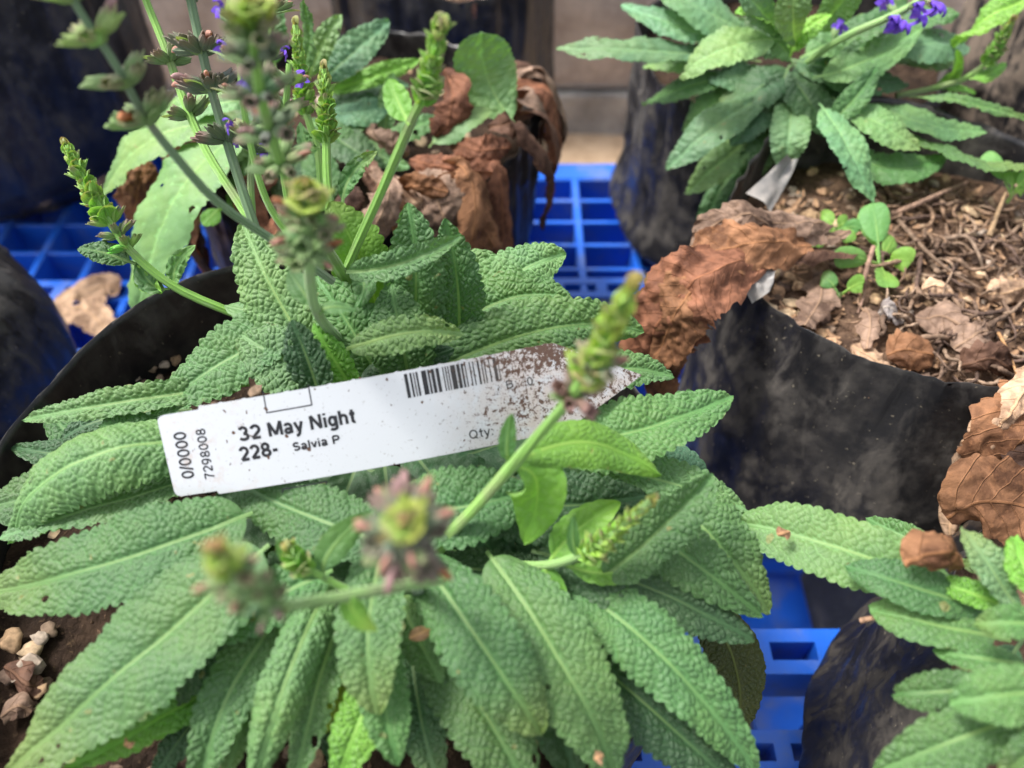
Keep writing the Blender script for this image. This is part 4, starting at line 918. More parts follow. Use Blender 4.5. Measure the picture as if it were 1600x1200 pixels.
# ------------------------------------------------------------------ dead leaves
RUSTY = (0.165, 0.072, 0.040); TAN = (0.37, 0.25, 0.16); DKB = (0.085, 0.046, 0.030); GRB = (0.20, 0.135, 0.095); ORB = (0.20, 0.098, 0.048)
_ds = [0]
def dead(parent, pts, wcm, tint=RUSTY, crumple=0.5, curl=1.3, up=(0, -.4, 1), name='dead_leaf', ragged=.40, nu=72, nv=26, roll=0, hole=None, a=.5, bb=.5):
    _ds[0] += 1; sd_ = _ds[0]; rng = random.Random(sd_ * 31 + 2)
    C = curve(pts, nu + 1); T = norm(np.gradient(C, axis=0)); upv = np.array(up) + np.array([rng.uniform(-.3, .3) for _ in range(3)])
    N = norm(upv[None] - T * (T @ upv)[:, None]); B = np.cross(T, N); u = np.linspace(0, 1, nu + 1); L = float(np.linalg.norm(np.diff(C, axis=0), axis=1).sum())
    rl = R(roll) + 1.2 * rng.uniform(-1, 1) * (u - .5); B, N = B * np.cos(rl)[:, None] + N * np.sin(rl)[:, None], N * np.cos(rl)[:, None] - B * np.sin(rl)[:, None]
    pk = a / (a + bb); prof = (np.maximum(u, .01) ** a) * (np.maximum(1 - u, .005) ** bb) / (pk ** a * (1 - pk) ** bb) * wcm / 2
    V = np.zeros((nu + 1, nv + 1, 3)); U = np.zeros((nu + 1, nv + 1, 2))
    for i in range(nu + 1):
        for j in range(nv + 1):
            v = j / nv * 2 - 1
            e = 1 + ragged * noise.noise((u[i] * L * 1.6, 3.0 * (v > 0), sd_ * 2.1)) * abs(v) ** 3 + .5 * ragged * noise.noise((u[i] * L * 5, 3.0 * (v > 0), sd_)) * abs(v) ** 3
            vc = v * prof[i] * e; ang = curl * v * (0.7 + 0.5 * noise.noise((u[i] * L * .5, sd_, 0)))
            rr_ = abs(vc) * (math.sin(abs(ang) + 1e-4) / (abs(ang) + 1e-4)); hh = abs(vc) * ((1 - math.cos(ang)) / (abs(ang) + 1e-4))
            q = (u[i] * L, vc, sd_ * 3.3)
            cr = 0.62 * noise.noise((q[0] * .75, q[1] * 1.2, q[2])) + .5 * (abs(noise.noise((q[0] * 1.5, q[1] * 2.6, q[2] + 9))) - .25) + .20 * noise.noise((q[0] * 3.6, q[1] * 5, q[2] + 3)) - .22 * abs(noise.noise((q[0] * 1.5, q[1] * 2.6, q[2] + 13)))
            ct = .35 * noise.noise((q[0] * 1.2, q[1] * 1.2, q[2] + 20))
            V[i, j] = C[i] + B[i] * (math.copysign(rr_, v) + crumple * ct * .6) - N[i] * (hh * (1 if curl else 0)) + N[i] * crumple * cr + T[i] * crumple * .3 * ct
            U[i, j] = (q[0] + sd_, vc)
    Fc = gridfaces(nu, nv)
    if hole:
        keep = np.ones((nu, nv), bool)
        for (hu, hv, hr) in hole:
            ii, jj = np.meshgrid((np.arange(nu) + .5) / nu, (np.arange(nv) + .5) / nv * 2 - 1, indexing='ij')
            keep &= ((ii - hu) * L / hr) ** 2 + ((jj - hv) * wcm / 2 / hr) ** 2 > 1
        Fc = Fc[keep.ravel()]
    me = mesh(name, V.reshape(-1, 3), Fc, M_DEAD, C[0], uv={'UVMap': U.reshape(-1, 2)})
    j = rng.uniform(.85, 1.2); return place(name, me, parent, origin=C[0], color=tuple(x * j for x in tint))
def deadp(parent, pts, wcm, tint=RUSTY, **k): return dead(parent, [P(*p) for p in pts], wcm, tint, **k)
# round the plant behind the tag (old leaves of that plant)
for pts, wd, tint in [
 ([(640, 250, 25.6), (700, 262, 26), (770, 270, 25.8)], 1.2, RUSTY), ([(690, 110, 27.0), (705, 150, 27), (700, 190, 26.2), (680, 215, 25.6)], 1.7, RUSTY),
 ([(600, 270, 25.4), (620, 320, 25.2), (635, 370, 24), (630, 410, 22.6)], 1.8, TAN), ([(650, 270, 25.4), (680, 310, 25.6), (700, 360, 24.4), (715, 410, 22.6)], 1.9, GRB),
 ([(560, 200, 25.2), (600, 230, 25.6), (640, 240, 25.4)], 1.3, GRB), ([(230, 250, 25.2), (215, 300, 24), (210, 350, 22)], 1.6, ORB), ([(620, 300, 25.2), (650, 290, 26), (700, 300, 25.8)], 1.0, ORB),
 ([(700, 215, 25.4), (750, 235, 26), (800, 230, 25.6)], 1.2, RUSTY), ([(560, 260, 25), (600, 290, 25.4), (650, 300, 25.2)], 1.0, GRB), ([(540, 230, 25), (570, 260, 25.4), (590, 310, 25)], 1.0, DKB)]:
    deadp(plD, pts, wd, tint, name='withered_leaf', up=(0, -1, .5), crumple=.34, curl=.9)
rh = random.Random(21)
for k in range(26):
    a = rh.uniform(-2.75, 0.35); c_, s_ = math.cos(a), math.sin(a); q0 = rh.uniform(5.2, 6.6); z0 = 25.3 + rh.uniform(0, .9); dr = rh.uniform(3.0, 6.5); da = rh.uniform(-.15, .15)
    def pt_(rad, z, aa): return Vector((-6.6 + rad * math.cos(aa), 31.2 + rad * math.sin(aa), z))
    pts = [pt_(q0, z0 - .3, a), pt_(7.6 + rh.uniform(0, .4), z0 + .15, a), pt_(8.3 + rh.uniform(0, .7), z0 - dr * .45, a + da), pt_(8.1 + rh.uniform(0, .9), z0 - dr, a + da * 1.7)]
    dead(plD, pts, rh.uniform(.8, 1.7), rh.choice([RUSTY, RUSTY, ORB, GRB, DKB, DKB]), crumple=rh.uniform(.18, .34), curl=rh.uniform(.5, 1.5), up=(c_, s_, .5), name='withered_leaf', nu=48, nv=16)
# round the bag with seedlings: the dried plant that was there
for k, (px, py, sc) in enumerate(((1200, 440, .2), (1216, 456, .26), (1238, 474, .24), (1248, 446, .2), (1192, 468, .22), (1226, 492, .3), (1268, 474, .2), (1300, 534, .2), (1210, 428, .22), (1236, 432, .18), (1254, 500, .2), (1205, 484, .24), (1284, 520, .22), (1440, 265, .22), (1520, 330, .34), (1270, 268, .2), (1285, 300, .22), (1400, 305, .2))):
    p = P(px, py, bagB['soil_z']); p = P(px, py, soilB(p.x, p.y) + sc * .3)
    place('pebble', PEB[k % 6], bagB, Matrix.Translation(p) @ Matrix.Rotation(k * 1.3, 4, 'Z') @ Matrix.Diagonal((sc * 1.3, sc, sc * .8, 1)), color=((.44, .29, .17), (.36, .22, .13), (.48, .35, .22))[k % 3])
plB = thing('withered_plant', P(1400, 420, 24), 'dried-up plant with rusty drooping leaves and tangled roots on the seedling bag', 'plant')
for pts, wd, tint, kw in [
 ([(1300, 350, 25.2), (1220, 345, 26.0), (1150, 345, 26.2), (1110, 385, 25.6)], 1.5, GRB, {}),
 ([(1270, 385, 25.2), (1190, 380, 26.2), (1110, 395, 26.2), (1060, 430, 25.2)], 1.9, ORB, {}),
 ([(1200, 395, 25.6), (1110, 425, 26.4), (1050, 470, 25.6), (1020, 540, 23.6), (1015, 610, 21.0)], 3.0, RUSTY, dict(crumple=.5)),
 ([(1150, 410, 25.8), (1080, 455, 26.0), (1040, 520, 24.6), (1010, 580, 22.5)], 2.2, ORB, dict(crumple=.45)),
 ([(1230, 370, 25.4), (1170, 335, 26.6), (1120, 350, 26.2), (1085, 400, 25.2)], 1.3, GRB, {}),
 ([(1330, 360, 24.9), (1240, 365, 25.4), (1160, 380, 25.8)], 1.1, GRB, {}),
 ([(1340, 395, 24.8), (1250, 390, 25.3), (1180, 400, 25.6)], .9, DKB, {}),
 ([(1080, 500, 24.6), (1045, 560, 23), (1030, 640, 20)], 1.5, ORB, {}),
 ([(1640, 560, 25.4), (1590, 625, 25.6), (1545, 690, 24.6), (1500, 770, 22.2), (1480, 850, 20.2)], 1.3, TAN, dict(curl=1.8)),
 ([(1660, 600, 25.2), (1600, 680, 25.0), (1560, 750, 23.4), (1545, 820, 21.8)], 2.8, ORB, dict(crumple=.45)),
 ([(1680, 700, 25), (1600, 760, 24), (1560, 840, 22)], 2.2, DKB, {}),
 ]: deadp(plB, pts, wd, tint, name='withered_leaf', **dict(dict(crumple=.42, curl=.75), **kw))
def on_soil(px, py, dz=0.0):
    p = P(px, py, bagB['soil_z']); z = soilB(p.x, p.y); p = P(px, py, z + dz); return p
rr = random.Random(5)
for k in range(150):
    px, py = rr.uniform(1380, 1640), rr.uniform(310, 600)
    if py > 470 + (px - 1250) * .45: continue
    a = rr.uniform(0, 6.3); pts = []; L = rr.uniform(25, 60)
    for q in range(5):
        pts.append(on_soil(px, py, rr.uniform(.08, .75) if 0 < q < 4 else .05)); px += L * math.cos(a) * .55; py += L * math.sin(a) * .38; a += rr.uniform(-1.2, 1.2)
    r0 = rr.choice([.05, .06, .08, .11, .07]); C = curve(pts, 22)
    tube('root', C, np.linspace(r0, r0 * .45, 22) * (1 + .2 * np.sin(np.arange(22) * 1.7)), M_DRYROOT, plB, 6, rr.choice([(.19, .125, .085), (.13, .085, .06), (.26, .18, .125), (.10, .065, .05), (.22, .14, .09)]))
for pts, r0, c in [([(1395, 335, .2), (1430, 320, .7), (1475, 300, .6), (1510, 285, .3)], .13, (.22, .14, .10)), ([(1400, 340, .2), (1440, 385, .5), (1480, 420, .5), (1530, 450, .3)], .09, (.17, .115, .08)),
                  ([(1365, 385, 1.4), (1352, 430, .9), (1350, 460, .4), (1340, 490, .2)], .09, (.24, .15, .11)), ([(1560, 520, .4), (1580, 560, .6), (1600, 620, .5)], .06, (.34, .19, .09)),
                  ([(1545, 370, .3), (1560, 330, .9), (1572, 300, 1.2)], .11, (.28, .19, .11)), ([(1250, 395, .4), (1310, 388, .7), (1360, 395, .3)], .10, (.20, .13, .09)),
                  ([(1240, 372, .5), (1300, 370, .8), (1350, 378, .4)], .08, (.24, .16, .11)), ([(1470, 375, .3), (1510, 370, .7), (1530, 400, .5), (1535, 420, .2)], .09, (.2, .14, .1))]:
    C = curve([on_soil(*p) for p in pts], 20); tube('root', C, np.linspace(r0, r0 * .5, 20), M_DRYROOT, plB, 7, c)
V = []; Fc = []; U = []
for k in range(420):
    px, py = rr.uniform(1130, 1640), rr.uniform(300, 650)
    c0 = on_soil(px, py, 0)
    if (c0.x - 15.5) ** 2 + (c0.y - 22.7) ** 2 > 6.6 ** 2: continue
    a = rr.uniform(0, 6.3); L = rr.uniform(.18, .6); wd = L * rr.uniform(.25, .6); cv = rr.uniform(.1, .5) * L; tl = rr.uniform(-.4, .4); b = len(V)
    for i in range(5):
        for j in range(4):
            x = (i / 4 - .5) * L; y = (j / 3 - .5) * wd * (1 - abs(i / 4 - .5) * rr.uniform(.6, 1.4)); z = .08 + cv * (x / L * 2) ** 2 * .5 - .8 * y * y / wd + tl * x + rr.uniform(-.02, .03)
            V.append((c0.x + x * math.cos(a) - y * math.sin(a), c0.y + x * math.sin(a) + y * math.cos(a), c0.z + max(.02, z + .06))); U.append((x + k, y))
    Fc += [[b + int(q) for q in f] for f in gridfaces(4, 3)]
tag(place('leaf_litter', mesh('leaf_litter', V, Fc, M_DEAD, (15, 22, 24), uv={'UVMap': U}), bagB, origin=(15, 22, 24), color=(.26, .165, .10)), kind='stuff')
# loose dead leaves on the soil: each is a thing
LOOSE = [
 ([(1255, 510, .9), (1280, 470, .7), (1285, 425, .5)], 1.3, GRB, .25, 'flat grey-brown dead leaf below the lowest seedling pair'),
 ([(1355, 545, .5), (1360, 500, .6), (1352, 480, .4)], .8, GRB, .2, 'thin upright dead leaf just left of the rusty curled one'),
 ([(1385, 555, .4), (1420, 545, .8), (1460, 555, .4)], 1.5, ORB, .4, 'rough rusty dead leaf near the front rim of the seedling bag'),
 ([(1330, 540, .3), (1370, 560, .5), (1400, 580, .3)], .9, TAN, .35, 'pale torn leaf scrap along the front rim of the seedling bag'),
 ([(1430, 500, .4), (1475, 495, .8), (1510, 520, .4)], 1.4, GRB, .5, 'curled grey-brown leaf behind the rusty scrap'),
 ([(1490, 545, .4), (1530, 520, .8), (1560, 510, .5)], 1.2, GRB, .4, 'serrated dry leaf pointing up beside the root tangle'),
 ([(1500, 570, .4), (1550, 560, .8), (1590, 585, .4)], 1.3, DKB, .5, 'dark curled leaf with a whitish edge near the right frame edge'),
 ([(1540, 460, .5), (1580, 455, .7), (1620, 440, .4)], 1.0, TAN, .4, 'light tan leaf scrap at the right of the root tangle'),
 ([(1440, 450, .4), (1465, 445, .5), (1490, 460, .3)], .7, TAN, .3, 'small tan leaf scrap amid the roots'),
 ([(1415, 500, .3), (1390, 480, .8), (1372, 490, .4)], 1.0, (.30, .27, .25), .5, 'pale grey withered leaf beside the dark hollow in the soil'),
]
for pts, wd, tint, cr, lab in LOOSE:
    o = dead(None, [on_soil(*p) for p in pts], wd, tint, crumple=cr * .95, curl=.95, ragged=.6, nu=44, nv=18)
    tag(o, lab, 'dead leaf', 'loose dead leaves')
for pts, wd, tint, lab in (([(10, 1040, .3), (40, 1070, .5), (70, 1060, .3)], .8, DKB, 'dark damp leaf scrap beside the pebbles at the lower left'), ([(0, 1120, .3), (25, 1100, .5), (50, 1110, .3)], .7, GRB, 'grey-brown leaf scrap on the soil below the lower left pebbles'),
                           ([(280, 1190, .5), (320, 1180, .7), (350, 1195, .5)], .8, GRB, 'grey-brown leaf scrap on the soil under the lowest leaves')):
    q = [P(a_, b_, bagA['soil_z'] + c_) for a_, b_, c_ in pts]; o = dead(None, q, wd, tint, crumple=.3, curl=.9, nu=36, nv=14); tag(o, lab, 'dead leaf', 'loose dead leaves')
o = dead(None, [P(185, 530, 14.7), P(140, 490, 15.0), P(112, 470, 14.9), P(160, 445, 14.7), P(185, 455, 14.5)], 2.0, TAN, crumple=.35, curl=.4, hole=[(.42, .2, .3)]); tag(o, 'pale tan torn dead leaf lying on the blue pallet at left', 'dead leaf', 'loose dead leaves')
o = dead(None, [P(1480, 810, 25.2), P(1530, 785, 25.8), P(1600, 790, 25.6), P(1660, 820, 25.2)], 2.3, ORB, crumple=.2, curl=.5, up=(0, -.8, .8)); tag(o, 'broad smooth orange-brown dead leaf above the lower right salvia', 'dead leaf', 'loose dead leaves')
o = dead(None, [P(1415, 885, 28.2), P(1450, 868, 28.5), P(1490, 860, 28.4), P(1515, 875, 28.0)], 1.15, ORB, crumple=.35, curl=1.2); tag(o, 'crumpled little brown leaf lying on the lower right salvia leaves', 'dead leaf', 'loose dead leaves')
for (px, py, z, L, lab) in ((1225, 832, 27.1, 10, 'tiny brown flake on the long pale leaf of the lower right salvia'), (657, 990, 27.4, 16, 'tiny pinkish dried flower fallen between the lower leaves of the tagged salvia'),
                            (201, 1161, 26.1, 7, 'orange speck of dry bud on the yellow-green leaf at the lower left'), (935, 1182, 26.9, 8, 'reddish speck near the tip of the long lower leaf')):
    o = dead(None, [P(px - L, py + L * .5, z), P(px, py, z + .12), P(px + L, py - L * .5, z)], .35, (.42, .25, .14), crumple=.12, curl=1.0, nu=14, nv=8); tag(o, lab, 'debris')
C = curve([P(1345, 970, 26.3), P(1365, 965, 26.5), P(1400, 955, 26.4)], 10); o = tube('twig', C, np.linspace(.07, .05, 10), M_DRYROOT, None, 6, (.28, .17, .11)); tag(o, 'short brown twig poking out under the lower right salvia', 'twig')
C = curve([P(738, -20, 23.6), P(740, 20, 22.6), P(737, 62, 20.4)], 14); o = tube('twig', C, np.linspace(.22, .10, 14), M_DRYROOT, None, 7, (.20, .10, .075)); tag(o, 'reddish-brown stalk hanging over the rim of the top centre bag', 'twig')
# grey plastic flaps of the seedling bag
def flap(parent, quad, n=14, mat=M_FLAP, seed=0):
    q = [np.array(P(*p)) for p in quad]; V = []
    for i in range(n + 1):
        for j in range(n + 1):
            a, b = i / n, j / n; p = (q[0] * (1 - a) + q[1] * a) * (1 - b) + (q[3] * (1 - a) + q[2] * a) * b
            d = .22 * noise.noise((a * 2.5 + seed, b * 2.5, 1)) + .35 * math.sin(a * math.pi) * (b - .4); V.append(p + np.array([d * .3, -d * .6, d]))
    place('plastic_flap', mesh('plastic_flap', V, gridfaces(n, n), mat, q[0]), parent, origin=q[0])
flap(bagB, [(1232, 240, 26.2), (1248, 248, 25.6), (1205, 330, 24.9), (1168, 300, 25.4)], seed=1)
flap(bagB, [(1150, 432, 25.35), (1212, 408, 25.5), (1206, 452, 25.05), (1176, 474, 24.7)], seed=4)

# ------------------------------------------------------------------ seedlings
def seedling(label, base, leaves, mat=M_SMOOTH, col=LG):
    b = on_soil(*base); t = thing('seedling', b, label, 'seedling', 'green seedlings on the bare soil')
    for (px, py, dz, wpx, tint) in leaves:
        tip = on_soil(px, py, dz); mid = b.lerp(tip, .55) + Vector((0, 0, .22))
        leaf(t, b + Vector((0, 0, .15)), mid, tip, wpx, tint, rug=.12, mat=mat, teeth=.01, petiole=.28, a=.45, bb=.30, res=2, wave=.03, up=CAMUP)
    C = curve([b - Vector((0, 0, .2)), b + Vector((.03, 0, .12)), b + Vector((0, 0, .35))], 6); tube('stem', C, np.linspace(.07, .05, 6), M_STEM, t, 6, (.22, .36, .08))
LB = (0.19, 0.40, 0.07); LB2 = (0.14, 0.34, 0.09)
seedling('tallest seedling with one large upright oval leaf', (1372, 418, .4), [(1362, 318, 1.5, 48, LB2), (1425, 408, .9, 40, LB), (1386, 450, .7, 36, LB), (1304, 404, .9, 36, LB2), (1350, 330, 1.0, 32, LB), (1395, 372, 1.0, 26, LB)])
seedling('seedling cluster with round lime leaves at the left of the tallest one', (1302, 366, .4), [(1262, 384, .5, 34, LB), (1283, 340, .6, 30, LB), (1322, 350, .8, 28, LB), (1330, 378, .6, 24, LB), (1255, 352, .6, 16, LB), (1345, 358, .9, 26, LB2)])
seedling('seedling with just two small leaves, nearest the front rim', (1309, 468, .2), [(1284, 433, .7, 30, LB2), (1350, 442, .7, 30, LB)])
seedling('sprout at the right edge on the back of the bare soil', (1577, 310, .9), [(1538, 240, 1.8, 26, LB2), (1578, 268, 1.6, 26, LB), (1610, 272, 1.6, 26, LB), (1600, 300, 1.1, 22, LB)])

# ------------------------------------------------------------------ plant label
lab = thing('plant_label', D(268, 797, 19.4), 'white printed plant tag with soil stains lying across the front salvia', 'plant label')
A = D(233, 651, 18.5); Bp = D(866, 538, 19.2); ex = (Bp - A).normalized()
lo, hi = 15.0, 26.0                                       # depth of the lower left corner such that the corner is square
for _ in range(60):
    md = (lo + hi) / 2
    if (D(268, 797, md) - A).dot(ex) > 0: lo = md
    else: hi = md
# choose the tilt that keeps the corner square and gives the height seen
best = None
for md in np.linspace(15.0, 21.5, 500):
    c = (D(268, 797, md) - A); e = abs(c.normalized().dot(ex))
    if best is None or e < best[0]: best = (e, md)
Cc = D(268, 797, best[1]); ey = (Cc - A); ey = (ey - ex * ey.dot(ex)); HT = ey.length; ey.normalize(); ez = ex.cross(ey) * -1
if ez.dot(CAM - A) < 0: ez = -ez
def loc2(px, py):
    d = ray(px, py); tt = (A - CAM).dot(ez) / d.dot(ez); q = CAM + d * tt - A; return q.dot(ex), q.dot(ey)
LT = loc2(1016, 592)[0]; XS = loc2(868, 538)[0]; XB, YB = loc2(890, 676); XN = loc2(304, 632)[0]
def bendz(x): return -0.018 * (x - LT * .42) ** 2
def lp(x, y, z=0.0): return A + ex * x + ey * y + ez * (z + bendz(x))
YTIP = loc2(1016, 592)[1]; HB = loc2(640, 730)[1]
def y_top(x):
    base = 0.0 if x > XN else 0.07
    y = loc2(866, 538)[1] * x / XS + base
    if x > XS: y = y + (YTIP - y) * ((x - XS) / (LT - XS)) ** 1.0
    if x < .16: y += .16 - math.sqrt(max(0, .16 ** 2 - (.16 - x) ** 2))
    return y
def y_bot(x):
    x0 = loc2(330, 778)[0]; x1, y1 = XB, YB; y0 = loc2(330, 778)[1]
    y = y0 + (y1 - y0) * (x - x0) / (x1 - x0)
    if x < XN: y -= 0.08
    if x > XB: y = YB + (YTIP + .02 - YB) * ((x - XB) / (LT - XB))
    if x < .16: y -= .16 - math.sqrt(max(0, .16 ** 2 - (.16 - x) ** 2))
    return y
xs_ = sorted(list(np.linspace(0, LT, 150)) + [0.01, .03, .06, XN - .03, XN + .005]); nyl = 6; V = []; U = []
for side in (0, 1):
    for x in xs_:
        a_, b_ = y_top(x), y_bot(x); nub = 0.025 if (XN < x < XS and (x % .52) < .07 and side in (0, 1)) else 0
        for j in range(nyl + 1):
            y = a_ - nub * (j == 0) + (b_ - a_) * j / nyl
            V.append(lp(x, y, 0 if side == 0 else -.035)); U.append((x / LT, y / 2.5))
n1 = len(xs_) - 1; f0 = gridfaces(n1, nyl); off = len(xs_) * (nyl + 1); c = nyl + 1
Fl = [list(f)[::-1] for f in f0] + [list(f + off) for f in f0]
for i in range(n1):
    Fl.append([i * c, (i + 1) * c, off + (i + 1) * c, off + i * c]); Fl.append([i * c + nyl, off + i * c + nyl, off + (i + 1) * c + nyl, (i + 1) * c + nyl])
for j in range(nyl): Fl.append([j, off + j, off + j + 1, j + 1])
def label_material(ink=False):
    t = NT('tag_ink' if ink else 'tag_plastic'); uv = t.n('UVMap', uv_map='UVMap').outputs[0]; s = t.n('SeparateXYZ', {0: uv}); u, v = s.outputs[0], s.outputs[1]
    mp = t.n('Mapping', {'Vector': uv, 'Scale': (13.0, 2.5, 1)}).outputs[0]
    n1 = t.noise(mp, 1.1, 3.0, 0.6); n2 = t.noise(mp, 7.0, 5.0, 0.7, 0.4); n3 = t.noise(mp, 22.0, 3.0, .6); n4 = t.noise(mp, 2.6, 5.0, .65, .5)
    right = t.ss(u, 0.50, 0.78)
    top = t.math('MULTIPLY', t.ss(v, 0.42, 0.02), t.math('MULTIPLY', t.ss(u, 0.60, 0.74), t.ss(u, 1.06, 0.86)))
    dens = t.math('ADD', t.math('MULTIPLY', right, 0.10), t.math('ADD', t.math('MULTIPLY', top, 0.11), t.math('MULTIPLY', t.math('SUBTRACT', n1, .5), t.math('MULTIPLY', right, 0.30))))
    low = t.math('MULTIPLY', t.ss(v, .70, .98), t.math('MULTIPLY', t.ss(u, .48, .56), t.ss(u, .80, .60))); dens = t.math('ADD', dens, t.math('MULTIPLY', low, .05))
    m = t.ss(t.math('ADD', n2, dens), 0.645, 0.675)
    m2 = t.ss(t.math('ADD', n3, t.math('MULTIPLY', dens, .9)), 0.68, 0.71)
    m = t.math('MAXIMUM', m, m2)
    few = t.ss(t.noise(mp, 4.4, 1.0, .3), .745, .757); m = t.math('MAXIMUM', m, few)
    film = t.math('MULTIPLY', t.math('MAXIMUM', t.math('MULTIPLY', right, t.ss(n4, .30, .60)), t.math('MULTIPLY', t.ss(u, .26, .03), t.ss(n4, .50, .70))), .62)
    base = (0.008, 0.008, 0.011) if ink else (0.47, 0.49, 0.525)
    col = t.mix(film, base, (0.42, 0.33, 0.28) if not ink else (0.12, .10, .09))
    soil = t.mix(n3, (0.050, 0.028, 0.021), (0.135, 0.078, 0.058))
    col = t.mix(m, col, soil)
    t.P(Base_Color=col, Roughness=t.ss(m, 0, 1, .38, .95), Normal=t.bump(m, .5, .0004)); return t.m
M_TAG = label_material(); M_INK = label_material(True)
place('tag_sheet', mesh('tag_sheet', V, Fl, M_TAG, A, smooth=False, uv={'UVMap': U}), lab, origin=A)
def ink(name, polys):
    """flat print: polygons in tag coordinates, a hair above the sheet"""
    V = []; Fc = []; U = []
    for p in polys:
        b = len(V)
        for (x, y) in p: V.append(lp(x, y, .004)); U.append((x / LT, y / 2.5))
        Fc.append(list(range(b, len(V))))
    return V, Fc, U
def put_ink(name, polys):
    V, Fc, U = ink(name, polys); place(name, mesh(name, V, Fc, M_INK, A, smooth=False, uv={'UVMap': U}), lab, origin=A)
def arc(cx, cy, rx, ry, a0, a1, n=14): return [(cx + rx * math.cos(R(a0 + (a1 - a0) * k / n)), cy + ry * math.sin(R(a0 + (a1 - a0) * k / n))) for k in range(n + 1)]
def ell(cx, cy, rx, ry): return arc(cx, cy, rx, ry, 90, 450, 24)
GLYPH = {' ': (.30, []), '0': (.64, [ell(.32, .5, .24, .42)]), '2': (.64, [arc(.32, .67, .23, .25, 165, -38) + [(.09, .08), (.58, .08)]]),
 '3': (.64, [arc(.30, .70, .20, .22, 160, -90) + arc(.30, .28, .24, .20, 90, -160)]), '7': (.62, [[(.06, .92), (.56, .92), (.36, .52), (.24, 0)]]),
 '8': (.64, [ell(.32, .71, .19, .21), ell(.32, .28, .23, .20)]), '9': (.64, [ell(.31, .64, .22, .28), arc(.29, .56, .24, .48, 0, -112)]),
 'M': (.86, [[(.09, 0), (.09, .98), (.43, .08), (.77, .98), (.77, 0)]]), 'N': (.72, [[(.09, 0), (.09, .97), (.61, .03), (.61, 1)]]),
 'P': (.64, [[(.09, 0), (.09, .92), (.36, .92)] + arc(.36, .69, .21, .23, 90, -90) + [(.12, .46)]]),
 'B': (.68, [[(.09, .05), (.09, .92), (.34, .92)] + arc(.34, .72, .18, .20, 90, -90) + [(.12, .52)], [(.34, .52)] + arc(.36, .30, .22, .22, 90, -90) + [(.12, .08)]]),
 'S': (.64, [arc(.32, .71, .22, .21, 25, 262) + arc(.33, .29, .23, .21, 82, -155)]), 'Q': (.78, [ell(.38, .5, .30, .42), [(.46, .24), (.70, -.02)]]),
 'a': (.56, [arc(.26, .49, .18, .19, 160, 0) + [(.44, .30), (.45, 0)], ell(.25, .21, .16, .14)]), 'y': (.52, [[(.05, .72), (.26, .08)], [(.47, .72), (.25, -.08), (.17, -.20), (.05, -.20)]]),
 'i': (.22, [[(.11, 0), (.11, .72)], [(.11, .86), (.11, 1.0)]]), 'g': (.58, [ell(.26, .37, .18, .28), [(.47, .72), (.47, -.04)] + arc(.27, -.06, .20, .15, 0, -150)]),
 'h': (.56, [[(.09, 0), (.09, 1)], [(.10, .42)] + arc(.27, .46, .18, .19, 160, 0) + [(.45, 0)]]), 't': (.36, [[(.18, .95), (.18, .20)] + arc(.28, .18, .10, .10, 180, 290), [(.02, .66), (.34, .66)]]),
 'l': (.22, [[(.11, 0), (.11, 1)]]), 'v': (.50, [[(.05, .72), (.25, .03), (.45, .72)]]), '-': (.42, [[(.05, .36), (.36, .36)]]), '/': (.30, [[(.02, -.02), (.28, 1.02)]]),
 ':': (.24, [[(.12, .0), (.12, .15)], [(.12, .55), (.12, .70)]])}
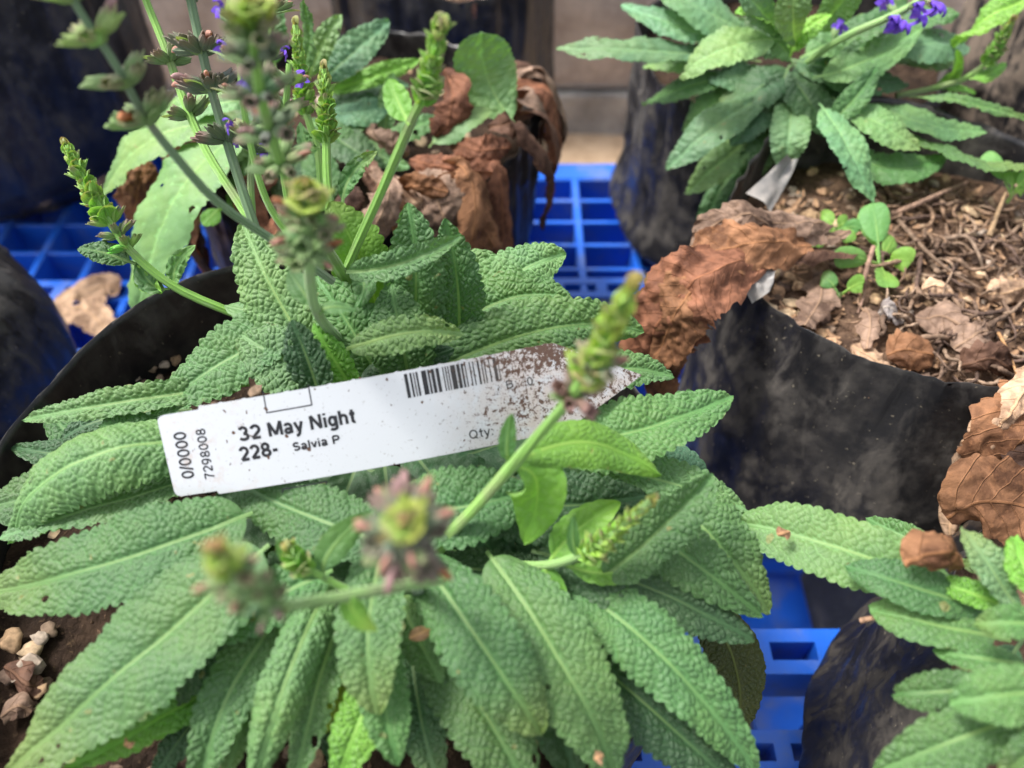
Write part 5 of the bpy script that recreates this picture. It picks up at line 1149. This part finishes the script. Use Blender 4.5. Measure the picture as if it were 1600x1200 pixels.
def text(s, p0, p1, hpx, stroke=.15):
    """printed words from p0 to p1 (photo pixels along the baseline), capital height hpx; letters drawn as pen strokes"""
    a = Vector(loc2(*p0)); b = Vector(loc2(*p1)); d = (b - a); W = d.length; d.normalize(); up_ = Vector((d.y, -d.x)); hcm = hpx / F * 18.8
    tot = sum(GLYPH[c][0] for c in s) + .06 * (len(s) - 1); kx = W / tot; pen = 0.0; V = []; U = []; Fc = []; layer = 0
    for c in s:
        strokes = []
        for pl in GLYPH[c][1]:                 # break a stroke where it turns sharply
            cur = [pl[0]]
            for k in range(1, len(pl) - 1):
                u_, v_ = np.subtract(pl[k], pl[k - 1]), np.subtract(pl[k + 1], pl[k]); cur.append(pl[k])
                if u_ @ v_ < .45 * np.linalg.norm(u_) * np.linalg.norm(v_): strokes.append(cur); cur = [pl[k]]
            strokes.append(cur + [pl[-1]])
        strokes = [p_ for p_ in strokes if max(math.dist(p_[0], z_) for z_ in p_) > 1e-3]
        for pl in strokes:
            q = np.array([((pen + x) * kx, y * hcm) for x, y in pl]); keep = [0] + [k for k in range(1, len(q)) if np.linalg.norm(q[k] - q[k - 1]) > 1e-4]; q = q[keep]
            closed = len(q) > 3 and np.linalg.norm(q[0] - q[-1]) < 1e-4; n = len(q); hwd = stroke * hcm / 2; b0 = len(V); layer = (layer + 1) % 4
            for k in range(n):
                t1 = q[k] - q[k - 1] if k > 0 else (q[-1] - q[-2] if closed else q[1] - q[0]); t2 = q[k + 1] - q[k] if k < n - 1 else (q[1] - q[0] if closed else t1)
                t1 = t1 / np.linalg.norm(t1); t2 = t2 / np.linalg.norm(t2); m = np.array([-(t1 + t2)[1], (t1 + t2)[0]]); ml = np.linalg.norm(m)
                m = np.array([-t1[1], t1[0]]) if ml < .3 else m / ml; m = m / max(.62, abs(m @ np.array([-t1[1], t1[0]])))
                for sg in (1, -1):
                    w_ = q[k] + m * hwd * sg; p_ = a + d * w_[0] + up_ * w_[1]; V.append(lp(p_.x, p_.y, .004 + .0006 * layer)); U.append((p_.x / LT, p_.y / 2.5))
            Fc += [[b0 + 2 * k, b0 + 2 * k + 1, b0 + 2 * k + 3, b0 + 2 * k + 2] for k in range(n - 1)]
        pen += GLYPH[c][0] + .06
    place('lettering', mesh('lettering', V, Fc, M_INK, A, smooth=False, uv={'UVMap': U}), lab, origin=A)
text('32 May Night', (372, 692), (557, 660), 23, .215)
text('228-', (374, 724), (436, 711), 23, .215)
text('Salvia P', (458, 706), (532, 692), 13.5, .23)
text('0/0000', (298, 752), (283, 678), 21, .16)
text('7298008', (331, 752), (315, 672), 16, .16)
text('B:', (793, 610), (811, 606), 14, .15)
text('0', (827, 606), (836, 604), 15, .15)
text('Qty:', (734, 688), (773, 681), 15, .15)
def line(p, q, wd=.03):
    a = Vector(loc2(*p)); b = Vector(loc2(*q)); d = (b - a).normalized(); n = Vector((-d.y, d.x)) * wd / 2; a -= d * wd / 2; b += d * wd / 2
    m = max(1, int((b - a).length / .12)); out = []
    for k in range(m): p_, q_ = a.lerp(b, k / m), a.lerp(b, (k + 1) / m); out.append([tuple(p_ + n), tuple(q_ + n), tuple(q_ - n), tuple(p_ - n)])
    return out
put_ink('printed_box', line((409.5, 613), (415.5, 646)) + line((415.5, 646), (487, 633)) + line((487, 633), (481.5, 602)))
put_ink('printed_box', line((440.5, 771), (440.5, 766)) + line((440.5, 766), (510, 753)) + line((510, 753), (510, 757)))
rb_ = random.Random(9); bars = []; x, y0 = loc2(629, 577); x1 = loc2(778, 556)[0]; hb_ = loc2(634, 615)[1] - y0
while x < x1:
    wd = rb_.choice([.03, .03, .05, .08, .12]); xx = min(x + wd, x1); ty = y_top(x) + .07; bars.append([(x, ty), (xx, ty), (xx, ty + hb_), (x, ty + hb_)]); x = xx + rb_.choice([.03, .035, .05, .08])
put_ink('barcode', bars)
